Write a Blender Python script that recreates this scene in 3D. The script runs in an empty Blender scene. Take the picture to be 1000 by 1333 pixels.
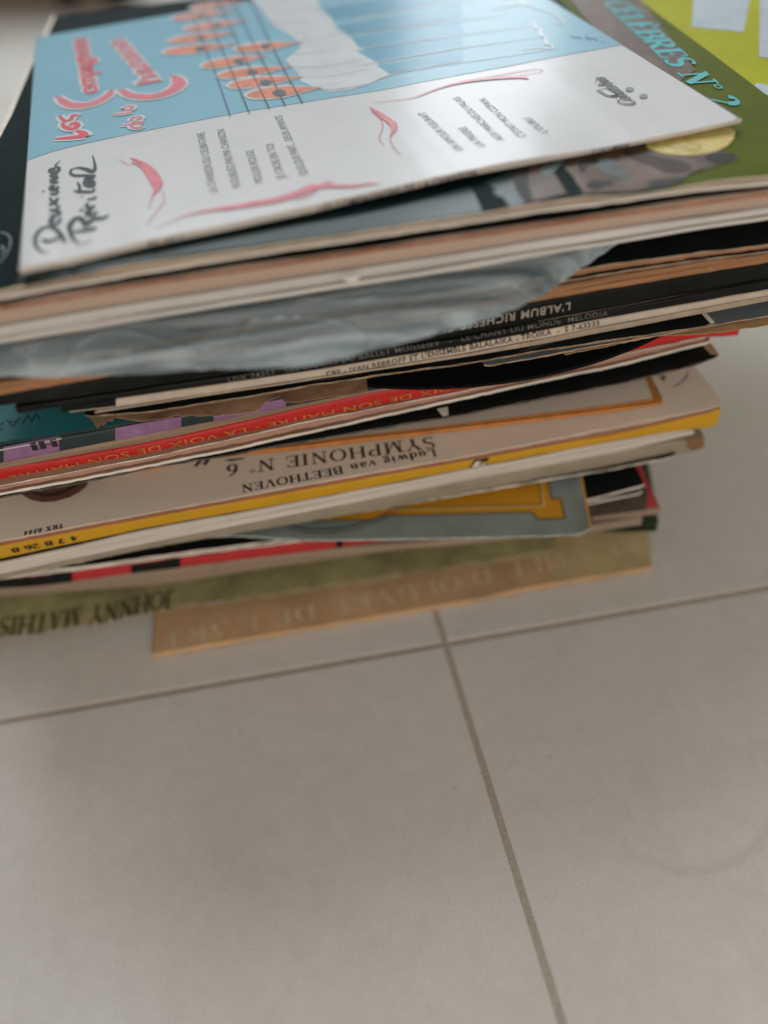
import bpy, bmesh, math, random
from mathutils import Vector, Matrix, noise
from mathutils.geometry import tessellate_polygon
random.seed(4)
S = bpy.context.scene
COL = S.collection

# ------------------------------------------------------------------ camera
CAMZ, PITCH, ROLL, FPX = .318, .832, -.111, 1000.0
cp, sp = math.cos(PITCH), math.sin(PITCH)
FWD = Vector((0, cp, -sp)); R0 = Vector((1, 0, 0)); U0 = R0.cross(FWD)
RGT = math.cos(ROLL)*R0 + math.sin(ROLL)*U0
UPV = -math.sin(ROLL)*R0 + math.cos(ROLL)*U0
cam = bpy.data.cameras.new('camera'); co = bpy.data.objects.new('camera', cam); COL.objects.link(co)
m = Matrix((RGT, UPV, -FWD)).transposed().to_4x4(); m.translation = Vector((0, 0, CAMZ))
co.matrix_world = m
cam.sensor_fit = 'HORIZONTAL'; cam.sensor_width = 36; cam.lens = 36*FPX/1000
cam.clip_start = .01; cam.clip_end = 60
cam.dof.use_dof = True; cam.dof.focus_distance = .304; cam.dof.aperture_fstop = 2.95
S.camera = co

# ------------------------------------------------------------------ light
w = bpy.data.worlds.new('World'); S.world = w; w.use_nodes = True
w.node_tree.nodes['Background'].inputs[0].default_value = (.88, .88, .86, 1)
w.node_tree.nodes['Background'].inputs[1].default_value = .28
def lamp(name, loc, target, sx, sy, power, col):
    d = bpy.data.lights.new(name, 'AREA'); d.shape = 'RECTANGLE'; d.size = sx; d.size_y = sy
    d.energy = power; d.color = col
    o = bpy.data.objects.new(name, d); COL.objects.link(o); o.location = loc
    o.rotation_euler = (Vector(target)-Vector(loc)).to_track_quat('-Z', 'Y').to_euler()
    return o
lamp('window_light', (.51, 2.9, 1.10), (.1, .3, .15), .52, 1.7, 8, (.90, .96, 1.0))
lamp('room_light', (.1, 2.1, 2.0), (0, .3, .05), 2.2, 1.4, 50, (.90, .96, 1.0))
lamp('room_light', (.3, -1.9, 1.15), (0, .3, .1), 1.8, 1.0, 29.0, (1.0, .85, .70))
S.view_settings.view_transform = 'Standard'; S.view_settings.look = 'None'
S.view_settings.exposure = 0; S.view_settings.gamma = 1

# ------------------------------------------------------------------ helpers
def ray(px): return FWD + RGT*((px[0]-500)/FPX) - UPV*((px[1]-666.5)/FPX)
def spot(px, z):                       # photo point -> point of the place at height z
    d = ray(px); t = (z-CAMZ)/d.z; p = d*t; p.z = z; return p
def interp(pts, x):
    if x <= pts[0][0]: return pts[0][1]
    for (a, b), (c, d) in zip(pts, pts[1:]):
        if x <= c:
            k = (x-a)/(c-a); k = k*k*(3-2*k)*.5 + k*.5
            return b+(d-b)*k
    return pts[-1][1]
def mesh_obj(name, bm, mats, parent=None, smooth=True):
    me = bpy.data.meshes.new(name); bm.to_mesh(me); bm.free()
    for mm in (mats if isinstance(mats, (list, tuple)) else [mats]): me.materials.append(mm)
    if smooth:
        me.polygons.foreach_set('use_smooth', [True]*len(me.polygons))
        me.set_sharp_from_angle(angle=math.radians(35))
    o = bpy.data.objects.new(name, me); COL.objects.link(o)
    if parent: o.parent = parent
    return o
def thing(name, label, cat, group=None):
    o = bpy.data.objects.new(name, None); COL.objects.link(o); o.empty_display_size = .02
    o['label'] = label; o['category'] = cat
    if group: o['group'] = group
    return o
def tag(o, label, cat, group=None):
    o['label'] = label; o['category'] = cat
    if group: o['group'] = group
    return o

# ------------------------------------------------------------------ materials
MATS = {}
def mat(name, col, rough=.5, var=.12, scale=60, bump=.15, bscale=900, spec=.28, wear=None, wearamt=.5, coat=0, wscale=40, grain=(1, 1, 1)):
    if name in MATS: return MATS[name]
    mt = bpy.data.materials.new(name); MATS[name] = mt; mt.use_nodes = True
    nt = mt.node_tree; N = nt.nodes; L = nt.links; b = N['Principled BSDF']
    geo = N.new('ShaderNodeNewGeometry')
    mp = N.new('ShaderNodeMapping'); mp.inputs['Scale'].default_value = grain; L.new(geo.outputs['Position'], mp.inputs[0])
    n1 = N.new('ShaderNodeTexNoise'); n1.inputs['Scale'].default_value = scale; n1.inputs['Detail'].default_value = 6; n1.inputs['Roughness'].default_value = .65
    L.new(mp.outputs[0], n1.inputs['Vector'])
    rp = N.new('ShaderNodeMapRange'); rp.inputs[1].default_value = .3; rp.inputs[2].default_value = .7
    rp.inputs[3].default_value = 1-var; rp.inputs[4].default_value = 1+var
    L.new(n1.outputs[0], rp.inputs[0])
    mul = N.new('ShaderNodeVectorMath'); mul.operation = 'SCALE'; mul.inputs[0].default_value = col
    L.new(rp.outputs[0], mul.inputs['Scale'])
    out = mul.outputs[0]
    if wear:
        n2 = N.new('ShaderNodeTexNoise'); n2.inputs['Scale'].default_value = wscale; n2.inputs['Detail'].default_value = 12; n2.inputs['Roughness'].default_value = .75
        L.new(geo.outputs['Position'], n2.inputs['Vector'])
        r2 = N.new('ShaderNodeMapRange'); r2.inputs[1].default_value = .58; r2.inputs[2].default_value = .70
        r2.inputs[3].default_value = 0; r2.inputs[4].default_value = wearamt
        L.new(n2.outputs[0], r2.inputs[0])
        mx = N.new('ShaderNodeMix'); mx.data_type = 'RGBA'; L.new(r2.outputs[0], mx.inputs[0])
        L.new(out, mx.inputs[6]); mx.inputs[7].default_value = (*wear, 1); out = mx.outputs[2]
    L.new(out, b.inputs['Base Color'])
    b.inputs['Roughness'].default_value = rough; b.inputs['Specular IOR Level'].default_value = spec
    b.inputs['Coat Weight'].default_value = coat; b.inputs['Coat Roughness'].default_value = .18
    if bump:
        n3 = N.new('ShaderNodeTexNoise'); n3.inputs['Scale'].default_value = bscale; n3.inputs['Detail'].default_value = 4
        L.new(geo.outputs['Position'], n3.inputs['Vector'])
        bp = N.new('ShaderNodeBump'); bp.inputs['Strength'].default_value = bump; bp.inputs['Distance'].default_value = .0005
        L.new(n3.outputs[0], bp.inputs['Height']); L.new(bp.outputs[0], b.inputs['Normal'])
    return mt
edge_tan = mat('cardboard_edge', (.42, .31, .22), .85, .25, 300, .4, grain=(.12, .5, 3), wear=(.62, .55, .46), wearamt=.7, wscale=250)
edge_white = mat('paper_edge', (.72, .67, .60), .8, .15, 300, .3, grain=(.12, .5, 3), wear=(.36, .27, .19), wearamt=.5, wscale=300)
kraft = mat('kraft_paper', (.36, .20, .11), .8, .25, 80, .4, 500, grain=(.3, 1, 3), wear=(.50, .33, .20), wearamt=.6)
black_card = mat('black_card', (.007, .009, .009), .65, .3, 60, .2, 500, spec=.12, wear=(.025, .022, .02), wearamt=.5, wscale=60)
inside_dark = mat('dark_inside', (.02, .018, .016), .9)
vinyl = mat('black_vinyl', (.006, .008, .008), .4, .1, bump=.05, spec=.12)

# ------------------------------------------------------------------ sleeves
class Sleeve:
    """A flat record cover lying in the pile: its front line in plan, a height profile along it, width and depth."""
    def __init__(s, z, top, bot, x0=None, x1=None, W=.315, D=None, zback=None, th=None, y0=None, ang=None):
        P = [spot(p, z) for p in top]
        n = len(P); mx = sum(p.x for p in P)/n; my = sum(p.y for p in P)/n
        k = sum((p.x-mx)*(p.y-my) for p in P)/sum((p.x-mx)**2 for p in P)
        b = my-k*mx; a = math.atan(k)
        s.a = a if ang is None else ang; s.b = b if y0 is None else y0
        s.u = Vector((math.cos(s.a), math.sin(s.a), 0)); s.v = Vector((-math.sin(s.a), math.cos(s.a), 0))
        s.P0 = Vector((0, s.b, 0))
        pt = [s.front(p) for p in top]; pb = [s.front(p) for p in bot]
        if x0 is not None: s0 = s.front(x0)[0] if isinstance(x0, tuple) else x0
        if x1 is not None: s1 = s.front(x1)[0] if isinstance(x1, tuple) else x1
        if x0 is None: s0 = s1-W
        if x1 is None: s1 = s0+W
        s.s0, s.W = s0, s1-s0; s.D = D or W; s.z = z
        s.pt, s.pb = sorted(pt), sorted(pb)
        s.zt = zback if zback is not None else z
        mean = sum(interp(s.pt, q)-interp(s.pb, q) for q in (x for x, _ in s.pb))/len(s.pb)
        s.th = th or max(.0008, mean); s.org = s.P0+s.u*s0
    def front(s, px):                   # point of the front face met by a sight line: (along, height)
        d = ray(px); n = s.v; t = n.dot(s.P0)/n.dot(d); p = d*t
        return (s.u.dot(p-s.P0), p.z+CAMZ)
    def top(s, a, t):                   # height of the upper face; a along from plan origin, t inward
        k = math.exp(-max(t, 0)/.07); return s.zt+(interp(s.pt, a)-s.zt+noise.noise(Vector((a*38, s.z*999, 0)))*.00045+noise.noise(Vector((a*110, s.z*999, 3)))*.00015)*k
    def bottom(s, a, t):
        k = math.exp(-max(t, 0)/.07); zb = s.zt-s.th; return zb+(interp(s.pb, a)-zb)*k
    def bulge(s, k, h):                 # rounded section of a folded spine
        k = min(max(k, 0), 1); return (1-math.sqrt(max(0, 1-(2*k-1)**4)))*min(.0016, max(h, 0)*.32)
    def at(s, a, t, z): p = s.P0+s.u*a+s.v*t; return Vector((p.x, p.y, z))
    def onface(s, px):                  # sight line meets the upper face -> (along, inward)
        z = s.z
        for _ in range(6):
            p = spot(px, z); q = p-s.P0; a, t = s.u.dot(q), s.v.dot(q)
            z = s.top(a, t)
        return a, t
def panel(s, zlow, zhigh, inset=0., rag=.0004, nx=150, ny=10, seed=0, back=True):
    """slab between two height functions; material 0 faces, 1 rim; rim slightly ragged"""
    bm = bmesh.new(); g = []
    for k, zf in enumerate((zlow, zhigh)):
        rows = []
        for j in range(ny+1):
            t = (j/ny)**1.8*(s.D-2*inset)+inset; row = []
            for i in range(nx+1):
                a = s.s0+inset+(s.W-2*inset)*i/nx
                r = 0; e = 0
                if j == 0: r = noise.noise(Vector((a*220, seed*3.1, k*.4)))*rag + noise.noise(Vector((a*700, seed, 0)))*rag*.3
                if i in (0, nx): e = noise.noise(Vector((t*260, seed*1.7, i)))*rag
                # softened corners
                c = 0
                if j == 0:
                    dd = min(a-s.s0, s.s0+s.W-a)-inset
                    if dd < .003: c = (.003-dd)**2/.003*.35
                row.append(bm.verts.new(s.at(a+e, t+r+c, zf(a, t))))
            rows.append(row)
        g.append(rows)
    lo, hi = g
    for j in range(ny):
        for i in range(nx):
            bm.faces.new((hi[j][i], hi[j][i+1], hi[j+1][i+1], hi[j+1][i]))
            bm.faces.new((lo[j][i], lo[j+1][i], lo[j+1][i+1], lo[j][i+1]))
    def q(*v): f = bm.faces.new(v); f.material_index = 1
    for i in range(nx):
        q(lo[0][i], lo[0][i+1], hi[0][i+1], hi[0][i])
        if back: q(lo[ny][i+1], lo[ny][i], hi[ny][i], hi[ny][i+1])
    for j in range(ny):
        q(lo[j+1][0], lo[j][0], hi[j][0], hi[j+1][0])
        q(lo[j][nx], lo[j+1][nx], hi[j+1][nx], hi[j][nx])
    return bm
GROUP = 'record sleeves stacked in the pile'
SEED = [0]
def card_sleeve(s, label, face, rim=None, inner=None, back_rim=None, card=.0006, back_card=None, back_face=None, cat='record sleeve'):
    """open side towards the viewer: front cover, back cover, paper inner sleeve between them"""
    rim = rim or edge_tan; back_rim = back_rim or rim; SEED[0] += 1; back_card = back_card or card
    o = thing('record_sleeve', label, cat, GROUP)
    mesh_obj('front_cover', panel(s, lambda a, t: s.top(a, t)-card, s.top, seed=SEED[0]), [face, rim], o)
    lim = lambda a, t: min(s.bottom(a, t)+back_card, s.top(a, t)-card-.0001)
    mesh_obj('back_cover', panel(s, lambda a, t: min(s.bottom(a, t), lim(a, t)-.0002), lim, seed=SEED[0]+50), [back_face or face, back_rim], o)
    if inner:
        f = lambda k: (lambda a, t: lim(a, t)*(1-k)+(s.top(a, t)-card)*k)
        mesh_obj('inner_sleeve', panel(s, f(.18), f(.82), inset=.0012, rag=.0006, seed=SEED[0]+90), [inner, inner], o)
    return o
def spine_sleeve(s, label, face, spine, rim=None, cat='record sleeve'):
    """closed side towards the viewer: front cover, back cover, spine, joined at rounded folds"""
    SEED[0] += 1
    o = thing('record_sleeve', label, cat, GROUP)
    c = .0005
    mesh_obj('front_cover', panel(s, lambda a, t: s.top(a, t)-c, s.top, inset=.0004, rag=.0001, seed=SEED[0]), [face, rim or face], o)
    mesh_obj('back_cover', panel(s, s.bottom, lambda a, t: min(s.bottom(a, t)+c, s.top(a, t)-c-.0001), inset=.0004, rag=.0001), [face, rim or face], o)
    bm = bmesh.new(); nx = 110; rows = []
    for k in (0, .02, .05, .09, .14, .2, .28, .38, .5, .62, .72, .8, .86, .91, .95, .98, 1):
        row = []
        for i in range(nx+1):
            a = s.s0+s.W*i/nx; zt, zb = s.top(a, 0)+.00015, s.bottom(a, 0)-.0001
            n = noise.noise(Vector((a*60, SEED[0], k)))*.00015
            row.append(bm.verts.new(s.at(a, s.bulge(k, zt-zb)-.0004+n*.6, zb+(zt-zb)*k)))
        rows.append(row)
    for A, B in zip(rows, rows[1:]):
        for i in range(nx): bm.faces.new((A[i], A[i+1], B[i+1], B[i]))
    # right and left closing strips
    for side in (0, 1):
        a = s.s0+side*s.W; pr = []
        for j in range(9):
            t = s.D*(j/8)**1.5+.0006
            pr.append((bm.verts.new(s.at(a, t, s.bottom(a, t)-.0001)), bm.verts.new(s.at(a, t, s.top(a, t)+.0001))))
        for (p, q_), (r, t_) in zip(pr, pr[1:]):
            bm.faces.new((p, r, t_, q_) if side else (r, p, q_, t_))
        col_ = [rw[nx if side else 0] for rw in rows]
        f = [pr[0][0]]+[pr[0][1]]+col_[::-1]
        try: bm.faces.new(f if side else f[::-1])
        except Exception: pass
    mesh_obj('spine', bm, spine, o)
    return o

# ------------------------------------------------------------------ print: shapes and letters lying on a face
def lay(s, where, name, polys, material, parent, off=.00012, cell=.012):
    for ch in (parent.children if parent else ()):
        if ch.name.split('.')[0] == ('front_cover' if where == 'top' else 'spine'): parent = ch; break
    """polys: lists of (along, inward|height) outlines or (verts, faces) pieces -> one thin print mesh following the face"""
    bm = bmesh.new(); k = 0
    for pc in polys:
        k += 1; o_ = off+(k % 6)*.00001
        if isinstance(pc, tuple): V, F = pc
        else:
            V = pc; F = tessellate_polygon([[Vector((x, y, 0)) for x, y in pc]])
        vs = [bm.verts.new((x, y, o_)) for x, y in V]
        for f in F:
            try: bm.faces.new([vs[i] for i in f])
            except Exception: pass
    if where == 'front': cell = .0005
    if cell:
        xs = [v.co.x for v in bm.verts]; ys = [v.co.y for v in bm.verts]
        for ax, lo, hi in ((0, min(xs), max(xs)), (1, min(ys), max(ys))):
            n = int((hi-lo)/(.006 if where == 'front' and ax == 0 else cell))
            for i in range(1, n+1):
                p = [0, 0, 0]; p[ax] = lo+(hi-lo)*i/(n+1); nn = [0, 0, 0]; nn[ax] = 1
                bmesh.ops.bisect_plane(bm, geom=bm.verts[:]+bm.edges[:]+bm.faces[:], plane_co=p, plane_no=nn, dist=1e-7)
    bmesh.ops.recalc_face_normals(bm, faces=bm.faces)
    for v in bm.verts:
        x, y, h = v.co
        if where == 'top': v.co = s.at(x, y, s.top(x, y)+h)
        else:
            zt, zb = s.top(x, 0)+.00015, s.bottom(x, 0)-.0001
            v.co = s.at(x, s.bulge((y-zb)/max(1e-5, zt-zb), zt-zb)-.0004-h-.00022, min(max(y, zb), zt) if h < .002 else y)
    bm.normal_update()
    want = Vector((0, 0, 1)) if where == 'top' else -s.v
    bad = [f for f in bm.faces if f.normal.dot(want) < 0]
    if bad: bmesh.ops.reverse_faces(bm, faces=bad)
    return mesh_obj(name, bm, material, parent, smooth=False)
def conv(s, where, px): return s.onface(px) if where == 'top' else s.front(px)
def shape(s, where, name, pxs, material, parent, off=.00012):
    for k, poly in enumerate(pxs): o_ = lay(s, where, name, [[conv(s, where, p) for p in poly]], material, parent, off+k*.00001)
    return o_
def blob(poly, sub=4):
    n = len(poly); out = []
    for i in range(n):
        p0, p1, p2, p3 = poly[i-1], poly[i], poly[(i+1) % n], poly[(i+2) % n]
        for k in range(sub):
            t = k/sub
            out.append(tuple(.5*((2*p1[j])+(-p0[j]+p2[j])*t+(2*p0[j]-5*p1[j]+4*p2[j]-p3[j])*t*t+(-p0[j]+3*p1[j]-3*p2[j]+p3[j])*t**3) for j in (0, 1)))
    return out
def ribbon(pts, ws):
    V, F = [], []
    n = len(pts)
    for i, (x, y) in enumerate(pts):
        a = pts[max(i-1, 0)]; b = pts[min(i+1, n-1)]; dx, dy = b[0]-a[0], b[1]-a[1]; l = math.hypot(dx, dy) or 1
        nx, ny = -dy/l*ws[i]/2, dx/l*ws[i]/2; V += [(x+nx, y+ny), (x-nx, y-ny)]
        if i: F.append((2*i-2, 2*i-1, 2*i+1, 2*i))
    return V, F
def smooth_line(pts, sub=6):
    out = []; n = len(pts)
    for i in range(n-1):
        p0, p1, p2, p3 = pts[max(i-1, 0)], pts[i], pts[i+1], pts[min(i+2, n-1)]
        for k in range(sub):
            t = k/sub
            out.append(tuple(.5*((2*p1[j])+(-p0[j]+p2[j])*t+(2*p0[j]-5*p1[j]+4*p2[j]-p3[j])*t*t+(-p0[j]+3*p1[j]-3*p2[j]+p3[j])*t**3) for j in range(len(p1))))
    out.append(tuple(pts[-1])); return out
def strokes(s, where, name, lines, material, parent, off=.0002, sm=True):
    """lines of (px, py, width in mm)"""
    P = []
    for ln in lines:
        q = smooth_line(ln) if sm else ln
        P.append(ribbon([conv(s, where, (x, y)) for x, y, _ in q], [max(w_, .04)*.001 for _, _, w_ in q]))
    return lay(s, where, name, P, material, parent, off, cell=0)

FONT_CACHE = {}
def font_mesh(txt, bold=0, shear=0, spacing=1):
    key = (txt, bold, shear, spacing)
    if key in FONT_CACHE: return FONT_CACHE[key]
    c = bpy.data.curves.new('t', 'FONT'); c.body = txt; c.offset = bold; c.shear = shear; c.space_character = spacing; c.resolution_u = 4
    o = bpy.data.objects.new('t', c); COL.objects.link(o)
    dg = bpy.context.evaluated_depsgraph_get(); me = bpy.data.meshes.new_from_object(o.evaluated_get(dg))
    V = [(v.co.x, v.co.y) for v in me.vertices]; F = [tuple(p.vertices) for p in me.polygons]
    bpy.data.objects.remove(o); bpy.data.curves.remove(c); bpy.data.meshes.remove(me)
    x0 = min(v[0] for v in V); x1 = max(v[0] for v in V)
    FONT_CACHE[key] = (V, F, x0, x1); return FONT_CACHE[key]
def place(s, where, P, l0, l1, h, x0, x1, cap):
    """map text pieces from their own frame to the face: baseline l0->l1, letter height h (m)"""
    ux, uy = l1[0]-l0[0], l1[1]-l0[1]; L = math.hypot(ux, uy); ux /= L; uy /= L
    kx = L/(x1-x0); ky = h/cap
    return [([(l0[0]+(x-x0)*kx*ux-y*ky*uy, l0[1]+(x-x0)*kx*uy+y*ky*ux) for x, y in V], F) for V, F in P]
def text(s, where, txt, p0, p1, h, material, parent, name='printed_text', bold=0, shear=0, off=.0002, spacing=1):
    V, F, x0, x1 = font_mesh(txt, bold, shear, spacing)
    return lay(s, where, name, place(s, where, [(V, F)], conv(s, where, p0), conv(s, where, p1), h*.001, x0, x1, .70), material, parent, off, cell=0)

# a small roman typeface with thick and thin strokes and serifs
TK, TN = .15, .055
def arc(cx, cy, rx, ry, a0, a1, n=12, thick=TK, thin=TN):
    P, W_ = [], []
    for i in range(n+1):
        a = math.radians(a0+(a1-a0)*i/n); P.append((cx+rx*math.cos(a), cy+ry*math.sin(a)))
        W_.append(thin+(thick-thin)*abs(math.cos(a))**1.3)
    return P, W_
def ln(x0, y0, x1, y1, w_): return [(x0, y0), (x1, y1)], [w_, w_]
def sf(x, y, w_=.30): return ln(x-w_/2, y, x+w_/2, y, TN)
def stem(x, h=1, s0=True, s1=True):
    r = [ln(x, 0, x, h, TK)]
    if s0: r.append(sf(x, TN/2))
    if s1: r.append(sf(x, h-TN/2))
    return r
G = {
'B': (.72, stem(.14)+[arc(.30, .76, .27, .22, 90, -90), ln(.14, .98, .30, .98, TN), ln(.14, .53, .33, .53, TN), arc(.33, .27, .31, .26, 90, -90), ln(.14, .02, .33, .02, TN)]),
'E': (.66, stem(.14)+[ln(.14, .97, .58, .97, TN), ln(.57, .98, .58, .76, TN), ln(.14, .51, .42, .51, TN), ln(.42, .62, .42, .40, TN), ln(.14, .03, .60, .03, TN), ln(.59, .02, .62, .26, TN)]),
'T': (.70, stem(.36, 1, True, False)+[ln(.04, .97, .68, .97, TN), ln(.05, .98, .04, .74, TN), ln(.67, .98, .68, .74, TN)]),
'H': (.86, stem(.15)+stem(.69)+[ln(.15, .51, .69, .51, TN)]),
'O': (.82, [arc(.41, .5, .34, .49, 0, 360, 28)]),
'V': (.80, [ln(.12, .98, .41, .0, TK), ln(.68, .98, .41, .0, TN), sf(.12, .97), sf(.68, .97)]),
'N': (.84, [ln(.16, 0, .16, .98, TN), ln(.14, .98, .68, .02, TK), ln(.68, 0, .68, .98, TN), sf(.16, .03), sf(.14, .97, .2), sf(.68, .97)]),
'S': (.58, [arc(.28, .74, .21, .24, 30, 245, 12, .11), arc(.28, .27, .22, .26, 65, -150, 12, .14), ln(.13, .58, .40, .47, TK)]),
'Y': (.76, [ln(.10, .98, .38, .5, TK), ln(.66, .98, .38, .5, TN), ln(.38, 0, .38, .5, TK), sf(.38, .03), sf(.10, .97), sf(.66, .97)]),
'M': (1.0, [ln(.16, 0, .18, .98, TN), ln(.18, .98, .48, .0, TK), ln(.48, .0, .80, .98, TN), ln(.82, 0, .80, .98, TK), sf(.16, .03), sf(.16, .97), sf(.82, .03), sf(.83, .97)]),
'P': (.66, stem(.14)+[arc(.31, .73, .28, .25, 90, -90), ln(.14, .98, .31, .98, TN), ln(.14, .48, .31, .48, TN)]),
'I': (.34, stem(.17)),
'L': (.62, stem(.14)+[ln(.14, .03, .57, .03, TN), ln(.56, .02, .59, .28, TN)]),
'J': (.44, [ln(.28, .18, .28, .98, TK), sf(.28, .97), arc(.12, .18, .16, .17, 0, -150, 8)]),
'A': (.80, [ln(.14, .02, .40, .98, TN), ln(.66, .02, .40, .98, TK), ln(.24, .34, .56, .34, TN), sf(.14, .03), sf(.66, .03)]),
'D': (.80, stem(.14)+[arc(.34, .5, .36, .48, 90, -90, 16), ln(.14, .98, .34, .98, TN), ln(.14, .02, .34, .02, TN)]),
'F': (.62, stem(.14)+[ln(.14, .97, .56, .97, TN), ln(.55, .98, .55, .76, TN), ln(.14, .51, .42, .51, TN), ln(.42, .62, .42, .40, TN)]),
'U': (.82, [ln(.14, .3, .14, .98, TK), arc(.40, .30, .26, .29, 180, 360, 12), ln(.66, .3, .66, .98, TN), sf(.14, .97), sf(.66, .97)]),
"'": (.22, [ln(.11, .74, .11, .98, .10)]),
'R': (.76, stem(.14)+[arc(.31, .75, .26, .23, 90, -90), ln(.14, .98, .31, .98, TN), ln(.14, .52, .31, .52, TN), ln(.32, .52, .62, .02, TK), sf(.66, .03, .2)]),
'X': (.78, [ln(.12, .98, .64, .02, TK), ln(.66, .98, .12, .02, TN), sf(.12, .97), sf(.64, .97), sf(.12, .03), sf(.64, .03)]),
'C': (.74, [arc(.42, .5, .34, .49, 42, 318, 22), ln(.67, .82, .68, .98, TN)]),
'L2': (.62, stem(.14)),
'6': (.56, [arc(.28, .30, .20, .29, 0, 360, 20), arc(.50, .40, .42, .60, 100, 190, 10)]),
'1': (.40, [ln(.2, 0, .2, .98, TK), ln(.06, .84, .2, .97, TN), sf(.2, .03)]),
'4': (.56, [ln(.38, 0, .38, .98, TK), ln(.38, .98, .04, .30, TN), ln(.04, .28, .52, .28, TN)]),
'2': (.56, [arc(.27, .74, .20, .24, 160, -35, 12), ln(.43, .60, .06, .04, TN), ln(.06, .05, .50, .05, .12)]),
'7': (.54, [ln(.06, .94, .50, .94, .10), ln(.48, .92, .22, 0, TK)]),
'8': (.56, [arc(.28, .75, .18, .22, 0, 360, 18), arc(.28, .27, .21, .26, 0, 360, 18)]),
'°': (.30, [arc(.15, .86, .10, .11, 0, 360, 14, .05, .03)]),
'u': (.60, [ln(.14, .14, .14, .62, TK), arc(.28, .18, .15, .17, 180, 330, 8), ln(.44, 0, .44, .62, TK), sf(.08, .61, .16), sf(.38, .61, .16), sf(.50, .03, .14)]),
'd': (.60, [arc(.26, .31, .18, .30, 0, 360, 18), ln(.46, 0, .46, .98, TK), sf(.40, .97, .16), sf(.52, .03, .14)]),
'w': (.84, [ln(.08, .62, .25, 0, TK), ln(.42, .60, .25, 0, TN), ln(.40, .62, .58, 0, TK), ln(.75, .62, .58, 0, TN), sf(.09, .61, .2), sf(.42, .61, .2), sf(.75, .61, .18)]),
'i': (.30, [ln(.15, 0, .15, .62, TK), sf(.15, .03, .22), sf(.10, .61, .14), arc(.15, .84, .03, .03, 0, 360, 8, .07, .07)]),
'g': (.56, [arc(.25, .42, .15, .19, 0, 360, 16), arc(.26, -.14, .20, .13, 0, 360, 16, .10), ln(.15, .24, .12, .08, TN), ln(.12, .06, .36, .02, .10), ln(.36, .58, .50, .62, TN)]),
'v': (.58, [ln(.08, .62, .28, 0, TK), ln(.48, .62, .28, 0, TN), sf(.09, .61, .2), sf(.48, .61, .18)]),
'a': (.54, [ln(.38, .06, .38, .46, TK), arc(.26, .44, .13, .17, 0, 165, 9, .09), arc(.22, .17, .15, .16, 60, 320, 12), ln(.38, .05, .50, .05, TN)]),
'n': (.64, [ln(.15, 0, .15, .62, TK), arc(.30, .44, .16, .17, 150, 10, 8), ln(.46, 0, .46, .46, TK), sf(.15, .03, .24), sf(.46, .03, .24), sf(.10, .61, .14)]),
'o': (.56, [arc(.28, .31, .21, .30, 0, 360, 18)]),
'l': (.30, [ln(.15, 0, .15, .98, TK), sf(.15, .03, .22), sf(.10, .97, .14)]),
'm': (.92, [ln(.15, 0, .15, .62, TK), arc(.28, .44, .14, .17, 150, 10, 8), ln(.42, 0, .42, .46, TK), arc(.56, .44, .14, .17, 150, 10, 8), ln(.70, 0, .70, .46, TK), sf(.15, .03, .2), sf(.42, .03, .2), sf(.70, .03, .2)]),
'b': (.60, [ln(.14, .04, .14, .98, TK), arc(.32, .31, .19, .30, 0, 360, 18), sf(.09, .97, .14)]),
' ': (.36, []),
}
ACC = {'É': ('E', ln(.28, 1.08, .44, 1.24, .07)), 'È': ('E', ln(.24, 1.24, .40, 1.08, .07))}
def serif(s, where, txt, p0, p1, h, material, parent, name='printed_title', off=.0002, shear=0, slant=0, weight=1, extra=.04):
    P = []; x = 0
    for ch in txt:
        ac = ACC.get(ch); wd, st = G[ac[0] if ac else ch]
        if ac: st = st+[ac[1]]
        for pts, ws in st:
            P.append(ribbon([(x+px_+shear*py_, py_) for px_, py_ in pts], [q*weight for q in ws]))
        x += wd+extra
    return lay(s, where, name, place(s, where, P, conv(s, where, p0), conv(s, where, p1), h*.001, 0, x-extra, 1.0), material, parent, off, cell=0)

# ================================================================== THE SETTING
floor_root = bpy.data.objects.new('floor', None); COL.objects.link(floor_root); floor_root['kind'] = 'structure'
tilem = bpy.data.materials.new('beige_porcelain'); tilem.use_nodes = True
nt = tilem.node_tree; N = nt.nodes; L = nt.links; b = N['Principled BSDF']
geo = N.new('ShaderNodeNewGeometry'); oi = N.new('ShaderNodeObjectInfo')
n1 = N.new('ShaderNodeTexNoise'); n1.inputs['Scale'].default_value = 7; n1.inputs['Detail'].default_value = 8; n1.inputs['Roughness'].default_value = .6
n2 = N.new('ShaderNodeTexNoise'); n2.inputs['Scale'].default_value = 110; n2.inputs['Detail'].default_value = 12; n2.inputs['Roughness'].default_value = .75
n4 = N.new('ShaderNodeTexNoise'); n4.inputs['Scale'].default_value = 900; n4.inputs['Detail'].default_value = 3
n1.inputs['Distortion'].default_value = .6
for n in (n1, n2, n4): L.new(geo.outputs['Position'], n.inputs['Vector'])
cr = N.new('ShaderNodeValToRGB'); cr.color_ramp.elements[0].position = .34; cr.color_ramp.elements[1].position = .66
cr.color_ramp.elements[0].color = (.575, .548, .500, 1); cr.color_ramp.elements[1].color = (.635, .620, .592, 1)
L.new(n1.outputs[0], cr.inputs[0])
r2 = N.new('ShaderNodeMapRange'); r2.inputs[1].default_value = .25; r2.inputs[2].default_value = .75; r2.inputs[3].default_value = .92; r2.inputs[4].default_value = 1.07
L.new(n2.outputs[0], r2.inputs[0])
v1 = N.new('ShaderNodeVectorMath'); v1.operation = 'SCALE'; L.new(cr.outputs[0], v1.inputs[0]); L.new(r2.outputs[0], v1.inputs['Scale'])
r4 = N.new('ShaderNodeMapRange'); r4.inputs[1].default_value = .3; r4.inputs[2].default_value = .7; r4.inputs[3].default_value = .95; r4.inputs[4].default_value = 1.05
L.new(n4.outputs[0], r4.inputs[0])
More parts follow.
